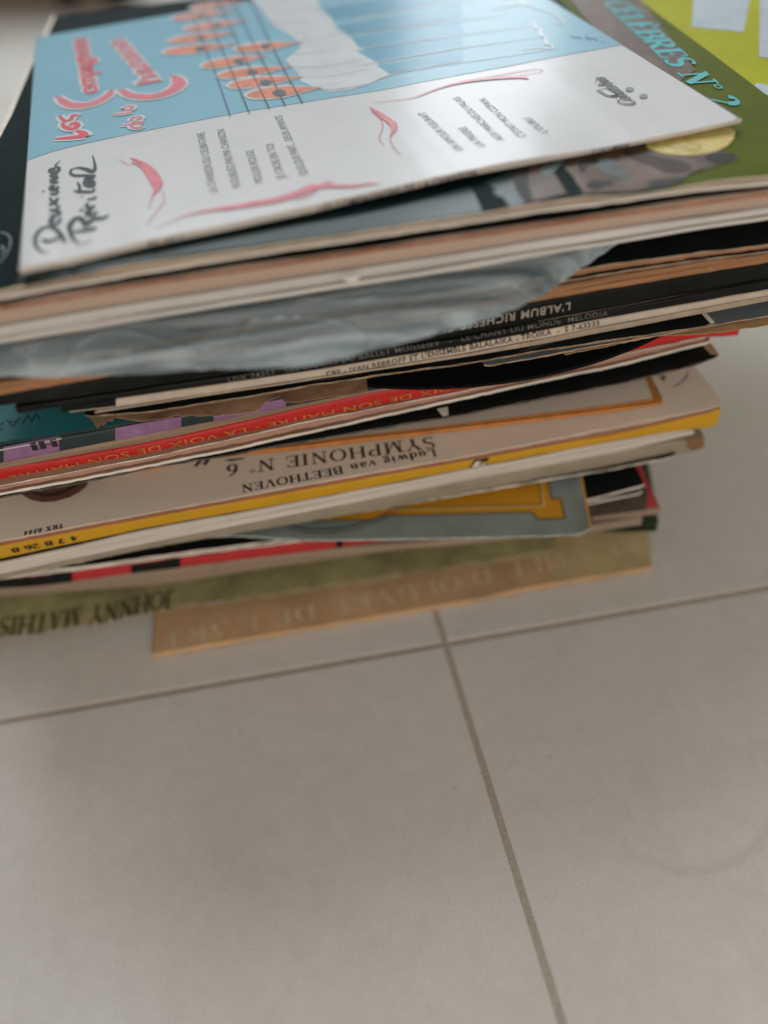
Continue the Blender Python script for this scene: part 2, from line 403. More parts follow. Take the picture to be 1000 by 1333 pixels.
v2 = N.new('ShaderNodeVectorMath'); v2.operation = 'SCALE'; L.new(v1.outputs[0], v2.inputs[0]); L.new(r4.outputs[0], v2.inputs['Scale'])
# a faint ring mark and a few specks
ws = N.new('ShaderNodeTexVoronoi'); ws.inputs['Scale'].default_value = 45; L.new(geo.outputs['Position'], ws.inputs['Vector'])
rv = N.new('ShaderNodeMapRange'); rv.inputs[1].default_value = .03; rv.inputs[2].default_value = .06; rv.inputs[3].default_value = .84; rv.inputs[4].default_value = 1
L.new(ws.outputs['Distance'], rv.inputs[0])
v3 = N.new('ShaderNodeVectorMath'); v3.operation = 'SCALE'; L.new(v2.outputs[0], v3.inputs[0]); L.new(rv.outputs[0], v3.inputs['Scale'])
n5 = N.new('ShaderNodeTexNoise'); n5.inputs['Scale'].default_value = 24; n5.inputs['Detail'].default_value = 10; n5.inputs['Roughness'].default_value = .8; n5.inputs['Distortion'].default_value = 2
L.new(geo.outputs['Position'], n5.inputs['Vector'])
r5 = N.new('ShaderNodeMapRange'); r5.inputs[1].default_value = .60; r5.inputs[2].default_value = .72; r5.inputs[3].default_value = 0; r5.inputs[4].default_value = .35
L.new(n5.outputs[0], r5.inputs[0]); m5 = N.new('ShaderNodeMix'); m5.data_type = 'RGBA'; L.new(r5.outputs[0], m5.inputs[0]); L.new(v3.outputs[0], m5.inputs[6]); m5.inputs[7].default_value = (.40, .33, .25, 1)
# a dried ring mark near the pile, broken by wear
rc = spot((872, 1000), 0); rr = (spot((930, 1131), 0)-rc).length
vs_ = N.new('ShaderNodeVectorMath'); vs_.operation = 'SUBTRACT'; L.new(geo.outputs['Position'], vs_.inputs[0]); vs_.inputs[1].default_value = rc
vl = N.new('ShaderNodeVectorMath'); vl.operation = 'LENGTH'; L.new(vs_.outputs[0], vl.inputs[0])
nl = N.new('ShaderNodeMath'); nl.operation = 'MULTIPLY_ADD'; L.new(n2.outputs[0], nl.inputs[0]); nl.inputs[1].default_value = .009; L.new(vl.outputs['Value'], nl.inputs[2])
ab = N.new('ShaderNodeMath'); ab.operation = 'SUBTRACT'; L.new(nl.outputs[0], ab.inputs[0]); ab.inputs[1].default_value = rr+.0045
aa = N.new('ShaderNodeMath'); aa.operation = 'ABSOLUTE'; L.new(ab.outputs[0], aa.inputs[0])
rm = N.new('ShaderNodeMapRange'); rm.inputs[1].default_value = .0002; rm.inputs[2].default_value = .0030; rm.inputs[3].default_value = .17; rm.inputs[4].default_value = 0; L.new(aa.outputs[0], rm.inputs[0])
sy = N.new('ShaderNodeVectorMath'); sy.operation = 'DOT_PRODUCT'; L.new(vs_.outputs[0], sy.inputs[0]); sy.inputs[1].default_value = (.5, -.87, 0)
rs = N.new('ShaderNodeMapRange'); rs.inputs[1].default_value = .010; rs.inputs[2].default_value = .03; L.new(sy.outputs['Value'], rs.inputs[0])
mm_ = N.new('ShaderNodeMath'); mm_.operation = 'MULTIPLY'; L.new(rm.outputs[0], mm_.inputs[0]); L.new(rs.outputs[0], mm_.inputs[1])
m8 = N.new('ShaderNodeMix'); m8.data_type = 'RGBA'; L.new(mm_.outputs[0], m8.inputs[0]); L.new(m5.outputs[2], m8.inputs[6]); m8.inputs[7].default_value = (.34, .27, .19, 1)
L.new(m8.outputs[2], b.inputs['Base Color'])
b.inputs['Roughness'].default_value = .42; b.inputs['Specular IOR Level'].default_value = .45
bp = N.new('ShaderNodeBump'); bp.inputs['Strength'].default_value = .25; bp.inputs['Distance'].default_value = .0006
L.new(n2.outputs[0], bp.inputs['Height']); L.new(bp.outputs[0], b.inputs['Normal'])
grout = mat('grout', (.42, .375, .31), .95, .15, 500, 1.0, 1500, wear=(.30, .255, .20), wearamt=.6, wscale=50)

TO = spot((580, 838), 0); TA = .072
tu = Vector((math.cos(TA), math.sin(TA), 0)); tv = Vector((-math.sin(TA+.050), math.cos(TA+.050), 0))
TS, GW = .427, .0029
def tile_mesh():
    bm = bmesh.new(); h = TS/2-GW/2; r = .0005; rows = []
    for ins, z in ((0, -.006), (0, -r*.8), (r*.3, -r*.25), (r, 0)):
        rows.append([bm.verts.new(tu*x*(h-ins)+tv*y*(h-ins)+Vector((0, 0, z))) for x, y in ((-1, -1), (1, -1), (1, 1), (-1, 1))])
    for A, B in zip(rows, rows[1:]):
        for i in range(4): bm.faces.new((A[i], A[(i+1) % 4], B[(i+1) % 4], B[i]))
    bm.faces.new(rows[-1])
    me = bpy.data.meshes.new('tile'); bm.to_mesh(me); bm.free(); me.materials.append(tilem); return me
tm = tile_mesh()
for i in range(-5, 5):
    for j in range(-3, 8):
        o = bpy.data.objects.new('tile', tm); COL.objects.link(o); o.parent = floor_root
        p = TO+tu*(i+.5)*TS+tv*(j+.5)*TS; o.location = (p.x, p.y, random.uniform(-.0001, .0001))
bm = bmesh.new()
q = [TO+tu*x+tv*y for x, y in ((-2.2, -1.4), (2.2, -1.4), (2.2, 3.6), (-2.2, 3.6))]
bm.faces.new([bm.verts.new((p.x, p.y, -.0004)) for p in q]); mesh_obj('grout', bm, grout, floor_root, False)

# ================================================================== THE PILE, bottom to top
print_black = mat('black_ink', (.02, .018, .016), .6, .3, 400, 0)
cream_ink = mat('cream_ink', (.55, .44, .29), .6, .2, 300, 0)
def M(name, col, rough=.5, **k): return mat(name, col, rough, **k)

# 32 brown art-record cover on the tiles (25 cm)
brown_card = M('brown_card', (.49, .315, .175), .7, var=.25, scale=30, wear=(.52, .40, .27), wearamt=.6)
s = Sleeve(.0040, [(200, 852), (300, 834), (450, 809), (600, 783), (700, 763), (848, 738)], [(200, 858), (300, 839), (450, 814), (600, 788), (700, 768), (848, 743)], x0=(200, 855), x1=(848, 741))
o = spine_sleeve(s, 'brown cover with cream capitals, lowest in the pile and lying on the tiles', brown_card, brown_card)
serif(s, 'top', "LE CHEF D'OEUVRE DE L'ART", (822, 701), (214, 824), 9.5, cream_ink, o, weight=1.35, extra=.12)
shape(s, 'top', 'pale_panel', [[(848, 735), (722, 757), (716, 700), (700, 640), (840, 640)]], M('yellow_green_card', (.50, .39, .20), .7, var=.2, scale=40), o)

# 31 green cover
mathis = M('mottled_green_card', (.30, .275, .135), .6, var=.40, scale=55, wear=(.26, .155, .06), wearamt=.9, wscale=14)
s = Sleeve(.0130, [(0, 825), (60, 820), (100, 812), (130, 810), (200, 793), (300, 781), (400, 766), (600, 735), (720, 716)], [(0, 830), (100, 816), (200, 798), (400, 771), (600, 740), (720, 721)], x1=(728, 716), W=.315, th=.006)
o = card_sleeve(s, 'mottled green and gold cover printed JOHNNY MATHIS, resting on the brown cover', mathis, edge_tan)
serif(s, 'top', 'JOHNNY MATHIS', (226, 768), (2, 805), 11.5, M('dark_olive_ink', (.055, .05, .022), .6), o, 'printed_name', weight=1.1, extra=.02)

# 30 dark green
G30 = spot((857, 688), .0245)
s = Sleeve(.0245, [(800, 684), (857, 684)], [(800, 693), (857, 692)], x1=(857, 688), W=.25, ang=-.20, y0=G30.y+math.tan(.20)*G30.x)
card_sleeve(s, 'dark green cover whose corner sticks out at the right above the brown cover', M('dark_green_card', (.03, .055, .025), .5), M('green_edge', (.04, .06, .03), .8))
# 29 tan grey
s = Sleeve(.034, [(0, 764), (200, 744), (400, 719), (520, 708), (600, 701), (770, 684), (835, 674)], [(0, 778), (200, 763), (400, 733), (520, 716), (600, 710), (770, 694), (835, 684)], x1=(835, 679), W=.327)
taupe = M('taupe_card', (.27, .205, .15), .75, var=.3, scale=160, grain=(.08, .5, 4), wear=(.17, .12, .08), wearamt=.5)
spine_sleeve(s, 'plain taupe cover between the dark green cover and the red and black spine', taupe, taupe)
# 28 red and black spine
red = M('red_print', (.42, .028, .030), .5, var=.15, scale=120, wear=(.50, .12, .10), wearamt=.4, wscale=120)
s = Sleeve(.0405, [(0, 754), (50, 752), (100, 744), (200, 731), (400, 706), (600, 684), (858, 662)], [(0, 766), (50, 764), (100, 757), (200, 743), (400, 719), (600, 690), (858, 669)], x1=(858, 666), W=.327)
o = spine_sleeve(s, 'red cover with a red and black blocked spine, its pink corner showing at the right', M('pink_red_print', (.48, .06, .075), .5), red)
shape(s, 'front', 'black_block', [[(-40, 758), (94, 745), (94, 757), (-40, 770)], [(171, 735), (235, 727), (235, 739), (171, 746)], [(438, 701), (446, 700), (446, 714), (438, 715)], [(560, 689), (770, 670), (770, 677), (560, 694)]], black_card, o)
shape(s, 'top', 'brown_photo', [[(760, 658), (760, 636), (832, 622), (844, 640), (841, 664), (768, 674)]], M('dark_brown_photo', (.10, .075, .055), .6, var=.4, scale=90), o, .0002)
shape(s, 'front', 'brown_wear', [[(770, 669), (858, 660), (858, 671), (770, 678)]], taupe, o)
# 27 black with white edge
s = Sleeve(.0475, [(0, 749), (100, 738), (200, 724), (400, 698), (600, 668), (765, 650), (838, 632)], [(0, 754), (100, 743), (200, 729), (400, 704), (600, 674), (765, 657), (838, 643)], x1=(838, 640), W=.327)
o = card_sleeve(s, 'black cover with a white front edge, under the gold framed one', black_card, edge_white, card=.0012)
# 26 grey blue with gold frame
gb = M('grey_blue_print', (.215, .262, .255), .45, var=.16, scale=45, wear=(.36, .38, .34), wearamt=.5, wscale=60)
gold = M('gold_print', (.56, .27, .018), .4, var=.10, scale=60)
s = Sleeve(.0535, [(300, 697), (400, 702), (500, 701), (600, 699), (700, 697), (750, 695), (770, 688)], [(300, 699), (400, 705), (600, 702), (750, 698), (770, 691)], x1=(771, 690), W=.315, ang=math.radians(-6), y0=None)
o = card_sleeve(s, 'grey blue cover with an ornate gold frame, lying askew with its corner at the right', gb, M('pale_blue_edge', (.36, .40, .38), .8, var=.3, scale=200), card=.0006)
shape(s, 'top', 'yellow_edge', [[(753.5, 612), (756.5, 612), (770.5, 688), (767.5, 689)]], M('yellow_edge', (.55, .30, .05), .6), o, .0003)
# keep the frame square to its own cover
c1 = s.onface((735, 675)); c0 = s.onface((722, 668))
A1, T1 = c1; A2, T2 = c0
gx0 = A1-.19
lay(s, 'top', 'gold_frame', [[(A1, T1), (A1, T1+.012), (A1-.0045, T1+.012), (A1-.0045, T1+.20), (gx0, T1+.20), (gx0, T1+.002), (gx0+.05, T1+.002), (A1-.088, T1+.002), (A1-.083, T1+.0045), (A1-.014, T1+.0045), (A1-.012, T1)]], gold, o)
def frame_line(name, off_, m_, wd, off):
    x, y = A1-.0045-off_, T1+.0045+off_
    lay(s, 'top', name, [ribbon([(x, y+.19), (x, y)], [wd, wd]), ribbon([(x, y), (gx0, y)], [wd, wd])], m_, o, off, cell=.01)
frame_line('pale_rule', .0035, M('pale_yellow_ink', (.62, .50, .22), .5), .0007, .00026)
frame_line('dark_rule', .0047, M('brown_ink', (.20, .10, .02), .5), .0005, .00026)
ol = [(A1-.0045, T1+.04), (A1-.0045, T1+.012), (A1, T1+.012), (A1, T1), (A1-.012, T1), (A1-.014, T1+.0045), (A1-.083, T1+.0045), (A1-.088, T1+.002), (gx0+.05, T1+.002)]
lay(s, 'top', 'frame_outline', [ribbon([a_, b_], [.0006, .0006]) for a_, b_ in zip(ol, ol[1:])], M('olive_ink', (.08, .06, .02), .5), o, .0003, cell=.01)
cx, cy = s.onface((412, 640)); cc = s.onface((425, 685))
beads = []; R = .052
bx, by = cc[0]-.002, cc[1]+R-.002
for k in range(-26, 27):
    a_ = math.radians(-90+k*1.9)
    p = (bx+R*math.cos(a_)*1.0, by+R*math.sin(a_)); r_ = .00075
    beads.append([(p[0]+r_*math.cos(j), p[1]+r_*math.sin(j)) for j in (0, .9, 1.8, 2.7, 3.6, 4.5, 5.4)])
lay(s, 'top', 'bead_ring', beads, M('dark_bead_ink', (.07, .06, .045), .5), o, .0002, cell=0)
arcp = [(bx+(R+.0022)*math.cos(math.radians(-90+k*2)), by+(R+.0022)*math.sin(math.radians(-90+k*2))) for k in range(-24, 25)]
lay(s, 'top', 'ring_line', [ribbon(arcp, [.0005]*len(arcp))], M('olive_ink', (0, 0, 0)), o, .0002, cell=0)

# 25 grey cover with torn corner
grey = M('grey_card', (.270, .235, .175), .6, var=.15, scale=60, wear=(.38, .36, .31), wearamt=.5)
s = Sleeve(.0655, [(0, 747), (200, 706), (400, 668), (600, 627), (800, 590), (860, 578), (900, 571), (915, 569)], [(0, 754), (200, 713), (400, 680), (600, 646), (800, 611), (880, 594), (915, 584)], x1=(915, 577), W=.327)
o = spine_sleeve(s, 'grey cover with a broad grey spine and a torn brown corner at the right', grey, grey)
shape(s, 'front', 'torn_brown_patch', [[(889, 571), (916, 566), (916, 585), (903, 588), (897, 583), (893, 581), (896, 577)]], M('torn_board', (.22, .12, .06), .9, var=.3, scale=400), o)
s = Sleeve(.0590, [(0, 752), (200, 711), (400, 677), (600, 643), (800, 609), (881, 593.5)], [(0, 753), (200, 712.5), (400, 679), (600, 645), (800, 611), (881, 595.5)], x1=(881, 595), W=.325, th=.001)
card_sleeve(s, 'thin cover with a pale rim just below the grey spined cover', black_card, edge_white)
# 24 two white sleeves
wht = M('white_spine_print', (.55, .50, .45), .6, var=.15, scale=160, grain=(.1, .5, 4), wear=(.33, .26, .2), wearamt=.5, wscale=120)
s = Sleeve(.0700, [(0, 740), (100, 718), (200, 698), (400, 659), (600, 620), (800, 582), (903, 560)], [(0, 748), (100, 727), (200, 706), (400, 667), (600, 627), (800, 590), (903, 565)], x1=(903, 562), W=.327)
spine_sleeve(s, 'white spined cover, lower of the two white spines under the yellow one', wht, wht)
s = Sleeve(.0730, [(0, 733), (100, 711), (200, 689), (400, 652), (600, 613), (800, 575), (900, 557)], [(0, 739.5), (100, 717), (200, 697), (400, 658), (600, 619), (800, 581), (900, 559)], x1=(900, 559), W=.327)
spine_sleeve(s, 'upper of the two white spined covers under the yellow one, with a dark face', M('dark_olive_card', (.03, .035, .025), .5), wht)
# 23 yellow
yel = M('yellow_print', (.52, .285, .010), .5, var=.07, scale=60, wear=(.55, .42, .15), wearamt=.25, wscale=200)
s = Sleeve(.0815, [(0, 711), (100, 692), (200, 673), (400, 637), (600, 601), (800, 566), (880, 548), (935, 534)], [(0, 728), (100, 707), (200, 686), (400, 651), (600, 612), (800, 574), (880, 562), (932, 556)], x1=(935, 545), W=.328)
o = spine_sleeve(s, 'bright yellow cover with black figures and a white letter on its spine', yel, yel)
serif(s, 'front', '4 7 8 26 8', (100, 696), (14, 713), 2.6, print_black, o, 'catalogue_number', weight=1.6)
shape(s, 'front', 'black_letter', [[(610, 609), (617, 598.5), (637, 595), (634, 599), (626, 600.5), (624, 604), (636, 601.5), (634, 605.5)]], print_black, o, .00014)
shape(s, 'front', 'white_letter', [[(613, 607.5), (618.5, 599.8), (626, 598.5), (622, 604), (633, 602), (632, 604)]], M('white_ink', (.62, .58, .52), .5), o, .0002)
# 22 pinkish thin
s = Sleeve(.0845, [(0, 707.5), (200, 670), (400, 633.5), (600, 598), (800, 562), (930, 534)], [(0, 710), (200, 672.5), (400, 636), (600, 600.5), (800, 564.5), (930, 536)], x1=(932, 534), W=.326)
card_sleeve(s, 'thin cover with a red rim just above the yellow spine', M('pink_card', (.48, .33, .25), .6), M('red_edge', (.38, .10, .05), .7), card=.0004)
# 21 white symphony cover
cream = M('cream_print', (.74, .635, .54), .5, var=.05, scale=25, wear=(.45, .36, .28), wearamt=.35, wscale=18, bump=.3, bscale=1400)
s = Sleeve(.0870, [(0, 703), (100, 684), (200, 666), (400, 629), (600, 594), (800, 555), (880, 539), (942, 526)], [(0, 706), (100, 687), (200, 668.5), (400, 632), (600, 597), (800, 559), (880, 543), (942, 528)], x1=(943, 527), W=.326)
o = card_sleeve(s, 'cream cover printed Ludwig van BEETHOVEN SYMPHONIE N° 6 upside down, with a brown half circle', cream, M('pink_edge', (.52, .40, .31), .7), card=.0006)
ink = M('warm_black_ink', (.035, .028, .022), .55, var=.2, scale=500, bump=0)
serif(s, 'top', 'Ludwig van BEETHOVEN', (566, 585), (314, 632), 4.6, ink, o, 'composer_name', weight=1.15, extra=.09)
serif(s, 'top', 'SYMPHONIE N° 6', (564, 569), (295, 606), 7.2, ink, o, 'symphony_title', weight=1.0, extra=.10)
serif(s, 'top', 'TRX 6144', (83, 682), (32, 692), 2.6, ink, o, 'catalogue_number', weight=1.7, extra=.14)
shape(s, 'top', 'quotation_marks', [[(252, 607), (259, 599), (264, 600), (256, 608)], [(264, 605), (268, 598), (274, 599), (268, 606)], [(292, 599), (318, 596), (318, 597.5), (300, 601)]], ink, o)
disc = [(28, 638), (30, 645), (40, 651), (55, 654), (72, 653), (90, 648), (104, 641), (113, 633), (118, 618), (60, 618), (28, 628)]
shape(s, 'top', 'brown_emblem', [disc], M('brown_print', (.16, .075, .05), .6, var=.3, scale=200), o)
shape(s, 'top', 'emblem_ring', [[(41, 642), (55, 647), (72, 646), (88, 641), (100, 634), (100, 630), (86, 637), (70, 642), (56, 643), (44, 639)]], M('dark_brown_ink', (.06, .03, .022), .6, var=.4, scale=900), o, .0002)
strokes(s, 'top', 'green_arc', [[(895, 485, .5), (893, 492, .6), (886, 499, .5), (876, 505, .3)]], M('dark_green_ink', (.08, .10, .05), .6), o)
shape(s, 'top', 'green_arc', [[(858, 490), (868, 489), (864, 497)]], MATS['dark_green_ink'], o)
# 20 small white cover, orange rim
s = Sleeve(.0945, [(190, 607), (250, 593), (400, 577.5), (600, 553), (800, 528), (855, 520)], [(190, 613), (250, 600), (400, 585), (600, 561), (800, 537), (862, 527)], x0=-.121, x1=(862, 524), th=.0028)
white_p = M('white_print', (.64, .555, .47), .5, var=.04, scale=40, bump=.2)
orange = M('orange_spine', (.48, .19, .05), .6, var=.2, scale=150, wear=(.45, .32, .2), wearamt=.4, wscale=200)
o = spine_sleeve(s, 'smaller white cover with an orange spine lying on the cream symphony cover', white_p, orange)
s20 = s
shape(s, 'top', 'orange_border', [[(862, 523), (852, 523), (840, 491), (848, 490)], [(190, 608), (861, 524), (861, 521.5), (190, 606)]], orange, o)
# 19 black
s = Sleeve(.1010, [(100, 628), (200, 607), (300, 591), (400, 573), (500, 556), (600, 539), (700, 519), (800, 500), (880, 481), (937, 463)], [(100, 630), (200, 609), (400, 575), (600, 541), (800, 502), (880, 483), (937, 465)], x1=(937, 464), W=.315, th=.003)
o = card_sleeve(s, 'black cover with a small white tab, above the white cover with the orange spine', black_card, M('worn_black_edge', (.10, .09, .08), .8, var=.6, scale=300))
shape(s, 'top', 'white_tab', [[(569, 533), (583, 530), (584, 541), (577, 543)]], edge_white, o, .0003)
shape(s, 'top', 'white_tab', [[(920, 440), (905, 440), (925, 462), (937, 463)]], edge_tan, o, .0003)
# 18 pink band, white lip
s = Sleeve(.1085, [(0, 632), (100, 613), (200, 594), (300, 571), (400, 549), (500, 529), (600, 510), (700, 487), (800, 463), (925, 437)], [(0, 645), (100, 627), (200, 607), (300, 587), (400, 565), (500, 543), (600, 521), (700, 499), (800, 478), (925, 447)], x1=(927, 442), W=.325)
pinkish = M('pinkish_board', (.34, .20, .145), .8, var=.3, scale=160, grain=(.1, .5, 4))
o = card_sleeve(s, 'cover with a pinkish open edge and a white lower lip under the red spine', pinkish, edge_white, inner=M('pink_paper', (.40, .235, .18), .8), card=.0004, back_card=.0014, back_rim=edge_white)
# 17 red spine
s = Sleeve(.1135, [(0, 611), (100, 594), (200, 576), (300, 553), (400, 530), (478, 513), (600, 491), (700, 474), (800, 451), (900, 432), (962, 424)], [(0, 632), (100, 613), (200, 594), (300, 571), (400, 549), (500, 529), (600, 510), (700, 487), (800, 462), (900, 441), (962, 437)], x1=(962, 430), W=.330)
s17 = s
gilt = M('gilt_ink', (.50, .20, .06), .5, var=.3, scale=300)
o = spine_sleeve(s, 'red spined cover with gold capitals LA VOIX DE SON MAITRE', red, M('bright_red_spine', (.50, .022, .020), .45, var=.12, scale=200, wear=(.42, .10, .07), wearamt=.5, wscale=120))
text(s, 'front', "LA VOIX DE SON MAITRE - LA VOIX DE SON MAITRE", (640, 489), (10, 618), 2.9, gilt, o, 'printed_title', spacing=1.1)
# 16b tan
s = Sleeve(.1165, [(0, 603), (100, 583), (200, 563), (300, 544), (400, 524), (478, 508), (700, 470), (870, 440)], [(0, 611), (100, 593), (200, 575), (300, 552), (400, 529), (478, 512), (700, 473), (870, 442)], x1=(880, 438), W=.325, y0=s17.b+.0006, ang=s17.a)
dull = M('dull_tan_board', (.27, .19, .135), .8, var=.3, scale=200, grain=(.08, .5, 4), wear=(.42, .34, .26), wearamt=.6, wscale=90)
spine_sleeve(s, 'tan cover edge between the purple spine and the red spine', dull, dull)
# 16 teal black spine with purple
s = Sleeve(.1205, [(0, 583), (80, 569), (150, 557), (230, 543), (400, 512), (600, 478)], [(0, 603), (80, 588), (150, 574), (230, 558), (400, 525), (600, 488)], x0=-.168, W=.315, y0=s17.b+.0004, ang=s17.a)
dteal = M('dark_teal_print', (.018, .035, .035), .45, var=.3, scale=100)
purple = M('purple_print', (.25, .13, .26), .5, var=.2, scale=150, wear=(.45, .33, .42), wearamt=.5, wscale=150)
o = spine_sleeve(s, 'dark teal cover with purple blocks along its spine', dteal, dteal)
shape(s, 'front', 'purple_block', [[(5, 582), (77, 569), (78, 589), (5, 603)], [(150, 557), (236, 542), (236, 557), (150, 574)], [(278, 534), (372, 517), (372, 530), (278, 549)]], purple, o)
serif(s, 'front', 'HI', (73, 571), (38, 577), 3.2, print_black, o, 'printed_letters', weight=1.8, off=.0003)
shape(s, 'front', 'pale_rule', [[(0, 584), (80, 569.5), (80, 570.8), (0, 585.5)]], M('pale_rule_ink', (.45, .42, .45), .5), o, .0003)
# 15 teal cover
teal = M('teal_print', (.020, .155, .185), .4, var=.18, scale=30, wear=(.05, .22, .22), wearamt=.5, wscale=20)
s = Sleeve(.1265, [(0, 576), (70, 565), (130, 555), (200, 544), (400, 511), (600, 474)], [(0, 580), (70, 569), (130, 559), (200, 547), (400, 514), (600, 477)], x0=-.162, W=.315)
o = card_sleeve(s, 'teal blue cover showing at the left with thin dark capitals', teal, dteal)
dk = M('teal_ink', (.008, .045, .06), .5)
for t_, p0, p1 in (('W', (54, 536), (30, 541)), ('A', (27, 543), (8, 547)), ('X', (6, 549), (-12, 553)), ('- -', (24, 528), (-2, 533))):
    text(s, 'top', t_, p0, p1, 5.5 if t_ != '- -' else 3, dk, o, 'printed_letters', bold=-.012)

# 14 vinyl record and torn kraft inner sleeve
c = spot((622, 503), .1295); R = .1505
bm = bmesh.new()
def ring(r, z, n=160): return [bm.verts.new((c.x+.004+r*math.cos(2*math.pi*i/n), c.y+R+r*math.sin(2*math.pi*i/n), z+.0012)) for i in range(n)]
rings = [ring(.0036, .1283), ring(.05, .1283), ring(.052, .1280), ring(.147, .1280), ring(.1495, .1285), ring(R, .1279), ring(.1495, .1272), ring(.147, .1270), ring(.0036, .1270)]
for A_, B_ in zip(rings, rings[1:]+rings[:1]):
    for i in range(160): bm.faces.new((A_[i], A_[(i+1) % 160], B_[(i+1) % 160], B_[i]))
bmesh.ops.recalc_face_normals(bm, faces=bm.faces)
rec = mesh_obj('vinyl_record', bm, vinyl); tag(rec, 'black vinyl record slipping out of the torn kraft paper sleeve', 'vinyl record')
def paper(name, front, z, m_, parent=None, back=.18, rag=.0006, crumple=.0006, th=.00025, sub=.003, seed=0, lift=None):
    """loose paper sheet whose front outline follows `front`"""
    P = []
    for (a0, b0), (a1, b1) in zip(front, front[1:]):
        n = max(1, int(math.hypot(a1-a0, b1-b0)/5))
        for k in range(n): P.append((a0+(a1-a0)*k/n, b0+(b1-b0)*k/n))
    P.append(front[-1]); bm = bmesh.new(); rows = []; n = 14
    for k, p in enumerate(P):
        q_ = spot(p, z); row = []
        for j in range(n+1):
            t = (j/n)**2.2*back
            jit = noise.noise(Vector((q_.x*400, seed, 0)))*rag if j == 0 else 0
            x, y = q_.x, q_.y+t+jit
            f = math.exp(-t/.03)
            zz = z+(noise.noise(Vector((x*90, y*90, seed)))*crumple + noise.noise(Vector((x*300, y*260, seed)))*crumple*.4)*f
            if lift: zz += lift(k/len(P), t)
            row.append(bm.verts.new((x, y, zz)))
        rows.append(row)
    for A_, B_ in zip(rows, rows[1:]):
        for j in range(n):
            bm.faces.new((A_[j], B_[j], B_[j+1], A_[j+1]))
    r = bmesh.ops.extrude_face_region(bm, geom=bm.faces[:])
    bmesh.ops.translate(bm, verts=[v for v in r['geom'] if isinstance(v, bmesh.types.BMVert)], vec=(0, 0, th))
    bmesh.ops.recalc_face_normals(bm, faces=bm.faces)
    return mesh_obj(name, bm, m_, parent)
# left torn kraft
kt = M('torn_kraft', (.33, .195, .115), .85, var=.3, scale=70, wear=(.46, .31, .20), wearamt=.7, wscale=50, bump=.5, bscale=350)
o = thing('inner_sleeve', 'torn brown kraft paper sleeve sticking out ragged under the black cover', 'paper sleeve')
paper('torn_flap', [(114, 541), (120, 547), (126, 556), (131, 551), (134, 553), (140, 547), (146, 549), (150, 544), (165, 547), (185, 549), (215, 546), (250, 543), (300, 540), (322, 537), (336, 533), (345, 524), (360, 518), (366, 516), (371, 525), (385, 524), (420, 519), (452, 514), (479, 509)], .1325, kt, o, back=.09, crumple=.0011, rag=.0008, seed=3)
paper('kraft_sheet', [(735, 462), (780, 454), (810, 447), (840, 441), (857, 438), (875, 437), (905, 436), (925, 434), (950, 431), (985, 426), (1010, 422), (1040, 415)], .1325, M('kraft_light', (.42, .26, .13), .8, var=.25, scale=60, wear=(.5, .33, .18), wearamt=.6), o, back=.15, seed=7)

# 13b grey blue cover
s = Sleeve(.1345, [(700, 464), (800, 446), (900, 428), (1000, 411), (1060, 400)], [(700, 465), (800, 447), (900, 429), (1000, 412), (1060, 401)], x0=.045, W=.175, th=.0015)
card_sleeve(s, 'small grey blue single cover sticking out at the right edge of the picture', M('blue_grey_print', (.135, .165, .180), .5, var=.1, scale=50), edge_tan, card=.0004)
# 13 black
s = Sleeve(.1375, [(115, 542), (200, 534), (300, 519), (400, 502), (500, 487), (600, 473), (700, 457), (800, 441.5), (926, 423)], [(115, 544), (200, 536), (300, 521), (400, 504), (500, 489), (600, 474.5), (700, 458.5), (800, 443), (926, 425)], x0=(110, 542), x1=(926, 424), th=.003)
o = card_sleeve(s, 'scuffed black cover with a white strip at its right end, above the torn kraft paper', black_card, M('worn_tan_rim', (.30, .22, .14), .8, var=.5, scale=200), card=.0005)
shape(s, 'top', 'white_strip', [[(911, 407), (917, 405.5), (931, 421), (926, 423)]], edge_white, o, .0003)
for sc in ([(678, 458, .1), (695, 453, .35), (720, 447, .1)], [(410, 497, .1), (440, 492, .25), (470, 487, .1)]): strokes(s, 'top', 'scuff_mark', [sc], M('grey_scuff', (.16, .15, .14), .8), o)
# 12 tan white spine
s = Sleeve(.1415, [(100, 540), (200, 524), (400, 493), (600, 462), (700, 443), (800, 422.5), (900, 404), (1000, 385.5)], [(100, 541), (200, 525), (400, 495), (600, 465), (700, 449), (800, 430), (900, 411), (1000, 392)], x0=(125, 539), W=.315)
spine_sleeve(s, 'cover with a beige spine directly under the ivory spine lettered CBS', M('beige_board', (.36, .29, .22), .7), M('beige_spine', (.38, .31, .24), .7, var=.2, scale=150))
# 11 white CBS spine
s = Sleeve(.1455, [(89, 527), (150, 519), (200, 512.5), (300, 498), (400, 484), (500, 467), (600, 451), (700, 432), (800, 413), (1000, 377.5)], [(89, 537.5), (150, 530.5), (200, 523), (300, 508), (400, 492.5), (500, 477), (600, 461), (700, 442), (800, 421.5), (1000, 384.5)], x0=(89, 532), W=.315)
spw = M('ivory_spine', (.50, .43, .355), .6, var=.12, scale=120, wear=(.34, .26, .19), wearamt=.4, wscale=200)
o = spine_sleeve(s, 'black cover with an ivory spine lettered CBS IVAN REBROFF', black_card, spw)
text(s, 'front', "CBS - IVAN REBROFF ET L'ENSEMBLE BALALAIKA - TROIKA  -  S 7-63233", (425, 488.5), (779, 422.5), 2.1, M('faded_ink', (.09, .07, .055), .6, var=.5, scale=600, bump=0), o, 'spine_lettering', bold=.012, spacing=1.1)
shape(s, 'front', 'black_wrap', [[(80, 520), (151, 510), (151, 527), (80, 535)]], black_card, o)
